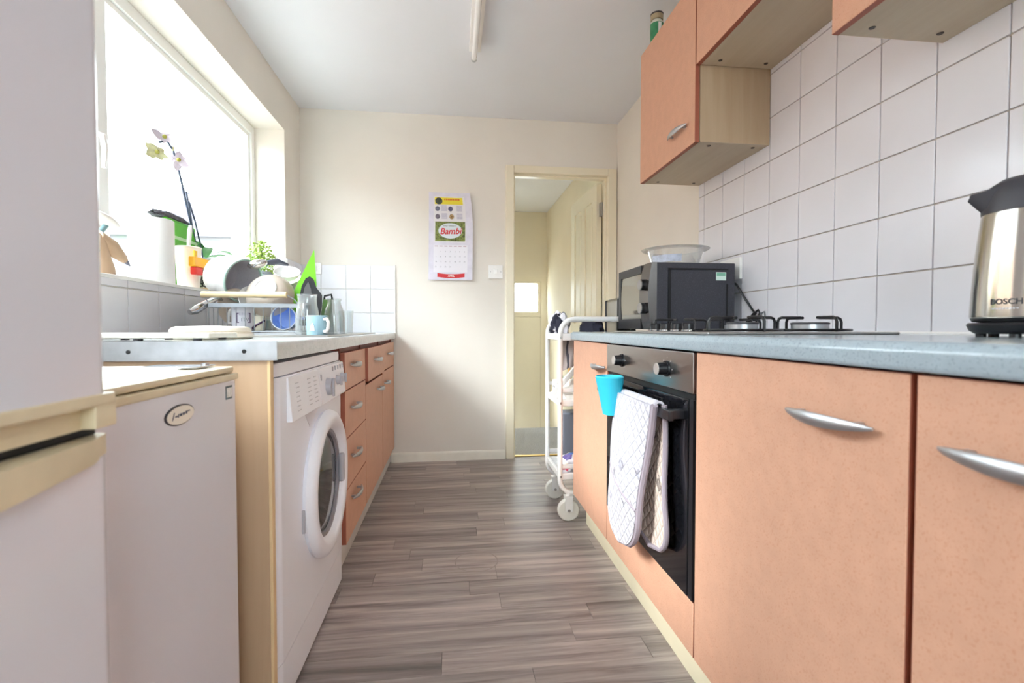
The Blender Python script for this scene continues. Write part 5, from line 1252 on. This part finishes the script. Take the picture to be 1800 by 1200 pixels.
# orchid
oc = empty('orchid', (-1.125, 2.375, SZ), 'potted orchid with pale flowers on thin bare stems in the window', 'orchid')
part('pot', B().lathe([(0, 0), (0.036, 0), (0.040, 0.004), (0.052, 0.135), (0.056, 0.138), (0.056, 0.150), (0.051, 0.150), (0.049, 0.138), (0, 0.130)], (-1.125, 2.375, SZ), 32), mat('pale_sage_pot', 'dfe5da', 0.35), oc)
def leafm(base, d, l, w, droop, m, name, par, curl=0.0, n=10):
    d = Vector(d).normalized(); side = d.cross(Vector((0, 0, 1))).normalized()
    def f(u, v):
        s_ = math.sin(PI*min(1, (v*0.92+0.06)))**0.7
        p = Vector(base) + d*l*v + Vector((0, 0, -droop*v*v*l + 0.25*l*v*(1-v)))
        return p + side*(2*u-1)*w*s_ + Vector((0, 0, curl*abs(2*u-1)*s_*w))
    return part(name, B().sheet(f, 4, n, 0.0015), m, par)
M_LEAF = mat('orchid_leaf_green', '4f8f4a', 0.4, mottle=0.12, mscale=20)
for d, l, w, dr_ in (((0.15, 0.8, 0.30), 0.20, 0.020, 0.15), ((0.35, 0.75, 0.18), 0.17, 0.018, 0.25), ((0.1, 0.9, 0.10), 0.15, 0.018, 0.2), ((0.4, -0.6, 0.45), 0.10, 0.020, 0.2), ((-0.1, -0.7, 0.7), 0.12, 0.018, 0.2)):
    leafm((-1.112, 2.385, SZ+0.158), d, l, w, dr_, M_LEAF, 'leaf', oc, 0.3)
M_STEM = mat('dusky_stem', '4d5a6e', 0.5)
st1 = [(-1.122, 2.365, SZ+0.135), (-1.120, 2.31, SZ+0.22), (-1.118, 2.255, SZ+0.33), (-1.115, 2.205, SZ+0.43), (-1.112, 2.165, SZ+0.505), (-1.110, 2.135, SZ+0.548), (-1.108, 2.085, SZ+0.572), (-1.106, 2.03, SZ+0.545)]
st2 = [(-1.128, 2.370, SZ+0.135), (-1.130, 2.325, SZ+0.24), (-1.128, 2.285, SZ+0.35), (-1.126, 2.255, SZ+0.42)]
st3 = [(-1.115, 2.372, SZ+0.135), (-1.108, 2.33, SZ+0.21), (-1.104, 2.28, SZ+0.30), (-1.106, 2.235, SZ+0.375)]
for s_, r in ((st1, 0.0045), (st2, 0.0035), (st3, 0.0035)):
    part('stem', B().tube(s_, r, 6), M_STEM, oc)
M_PETAL = mat('pale_mauve_petal', 'd9cfdd', 0.6, mottle=0.12, mscale=60); M_PETALG = mat('yellow_green_petal', 'd3d2a6', 0.6, mottle=0.2, mscale=80); M_LIP = mat('olive_flower_centre', 'a4a24a', 0.6)
def flower(c, nd, r, seed):
    random.seed(seed)
    nd = Vector(nd).normalized(); s1 = nd.orthogonal().normalized(); s2 = nd.cross(s1)
    fl_ = B()
    for k in range(6):
        a = 2*PI*k/6 + random.uniform(-0.35, 0.35); d = s1*math.cos(a)+s2*math.sin(a); t_ = nd.cross(d); L_ = r*random.uniform(0.65, 1.25); cup_ = random.uniform(-0.5, 0.7)
        fl_.sheet(lambda u, v, d=d, t_=t_, L_=L_, cup_=cup_: Vector(c)+d*L_*v+t_*(2*u-1)*L_*0.40*math.sin(PI*(0.06+0.92*v))+nd*(cup_*L_*v*v), 3, 6, 0.001)
    f_ = part('flower', fl_, M_PETAL if seed % 3 else M_PETALG, oc)
    part('flower_centre', B().sph(Vector(c)+nd*0.006, (0.008, 0.008, 0.008), 10), M_LIP, f_)
flower((-1.100, 2.000, SZ+0.498), (0.8, -0.5, 0.1), 0.036, 3)
flower((-1.104, 2.060, SZ+0.575), (0.6, -0.7, 0.3), 0.040, 4)
flower((-1.108, 2.110, SZ+0.590), (0.5, 0.3, 0.5), 0.034, 5)
flower((-1.102, 2.150, SZ+0.520), (0.8, -0.6, -0.1), 0.038, 7)
flower((-1.106, 2.195, SZ+0.528), (0.4, 0.8, 0.2), 0.032, 8)
part('bud', B().sph((-1.108, 2.125, SZ+0.556), (0.006, 0.006, 0.010), 10), M_PETALG, oc)

# herb plant
random.seed(11)
hp_ = empty('potted_herb', (-1.11, 3.02, SZ), 'bushy light green herb in a small pot at the far end of the sill', 'plant')
part('pot', B().lathe([(0, 0), (0.045, 0), (0.048, 0.004), (0.062, 0.15), (0.065, 0.152), (0.065, 0.165), (0.060, 0.165), (0.058, 0.150), (0, 0.145)], (-1.108, 3.02, SZ), 28), mat('slate_grey_pot', '8d939c', 0.4), hp_)
fo = B()
for k in range(620):
    th = random.uniform(0, 2*PI); ph = random.uniform(-0.15, 1.0)*PI/2; rr_ = random.uniform(0.35, 1.0)
    d = Vector((math.cos(th)*math.cos(ph), math.sin(th)*math.cos(ph), math.sin(ph)))
    c = Vector((-1.105, 3.02, SZ+0.185)) + Vector((d.x*0.085, d.y*0.140, d.z*0.165))*rr_
    s_ = random.uniform(0.008, 0.015); u_ = Vector((random.gauss(0, 1), random.gauss(0, 1), random.gauss(0, 0.6))).normalized(); w_ = u_.orthogonal().normalized()
    vs_ = [fo.bm.verts.new(c+u_*s_), fo.bm.verts.new(c+w_*s_*0.45), fo.bm.verts.new(c-u_*s_*0.6), fo.bm.verts.new(c-w_*s_*0.45)]
    fo.bm.faces.new(vs_)
part('foliage', fo, mat('light_herb_green', '93b04a', 0.6, mottle=0.35, mscale=50), hp_, smooth=0, kind='stuff')
sb = B()
for k in range(14):
    th = 2*PI*k/14; sb.tube([(-1.108, 3.02, SZ+0.14), (-1.108+0.05*math.cos(th), 3.02+0.07*math.sin(th), SZ+0.24)], 0.0015, 5)
part('stems', sb, M_LEAF, hp_, kind='stuff')
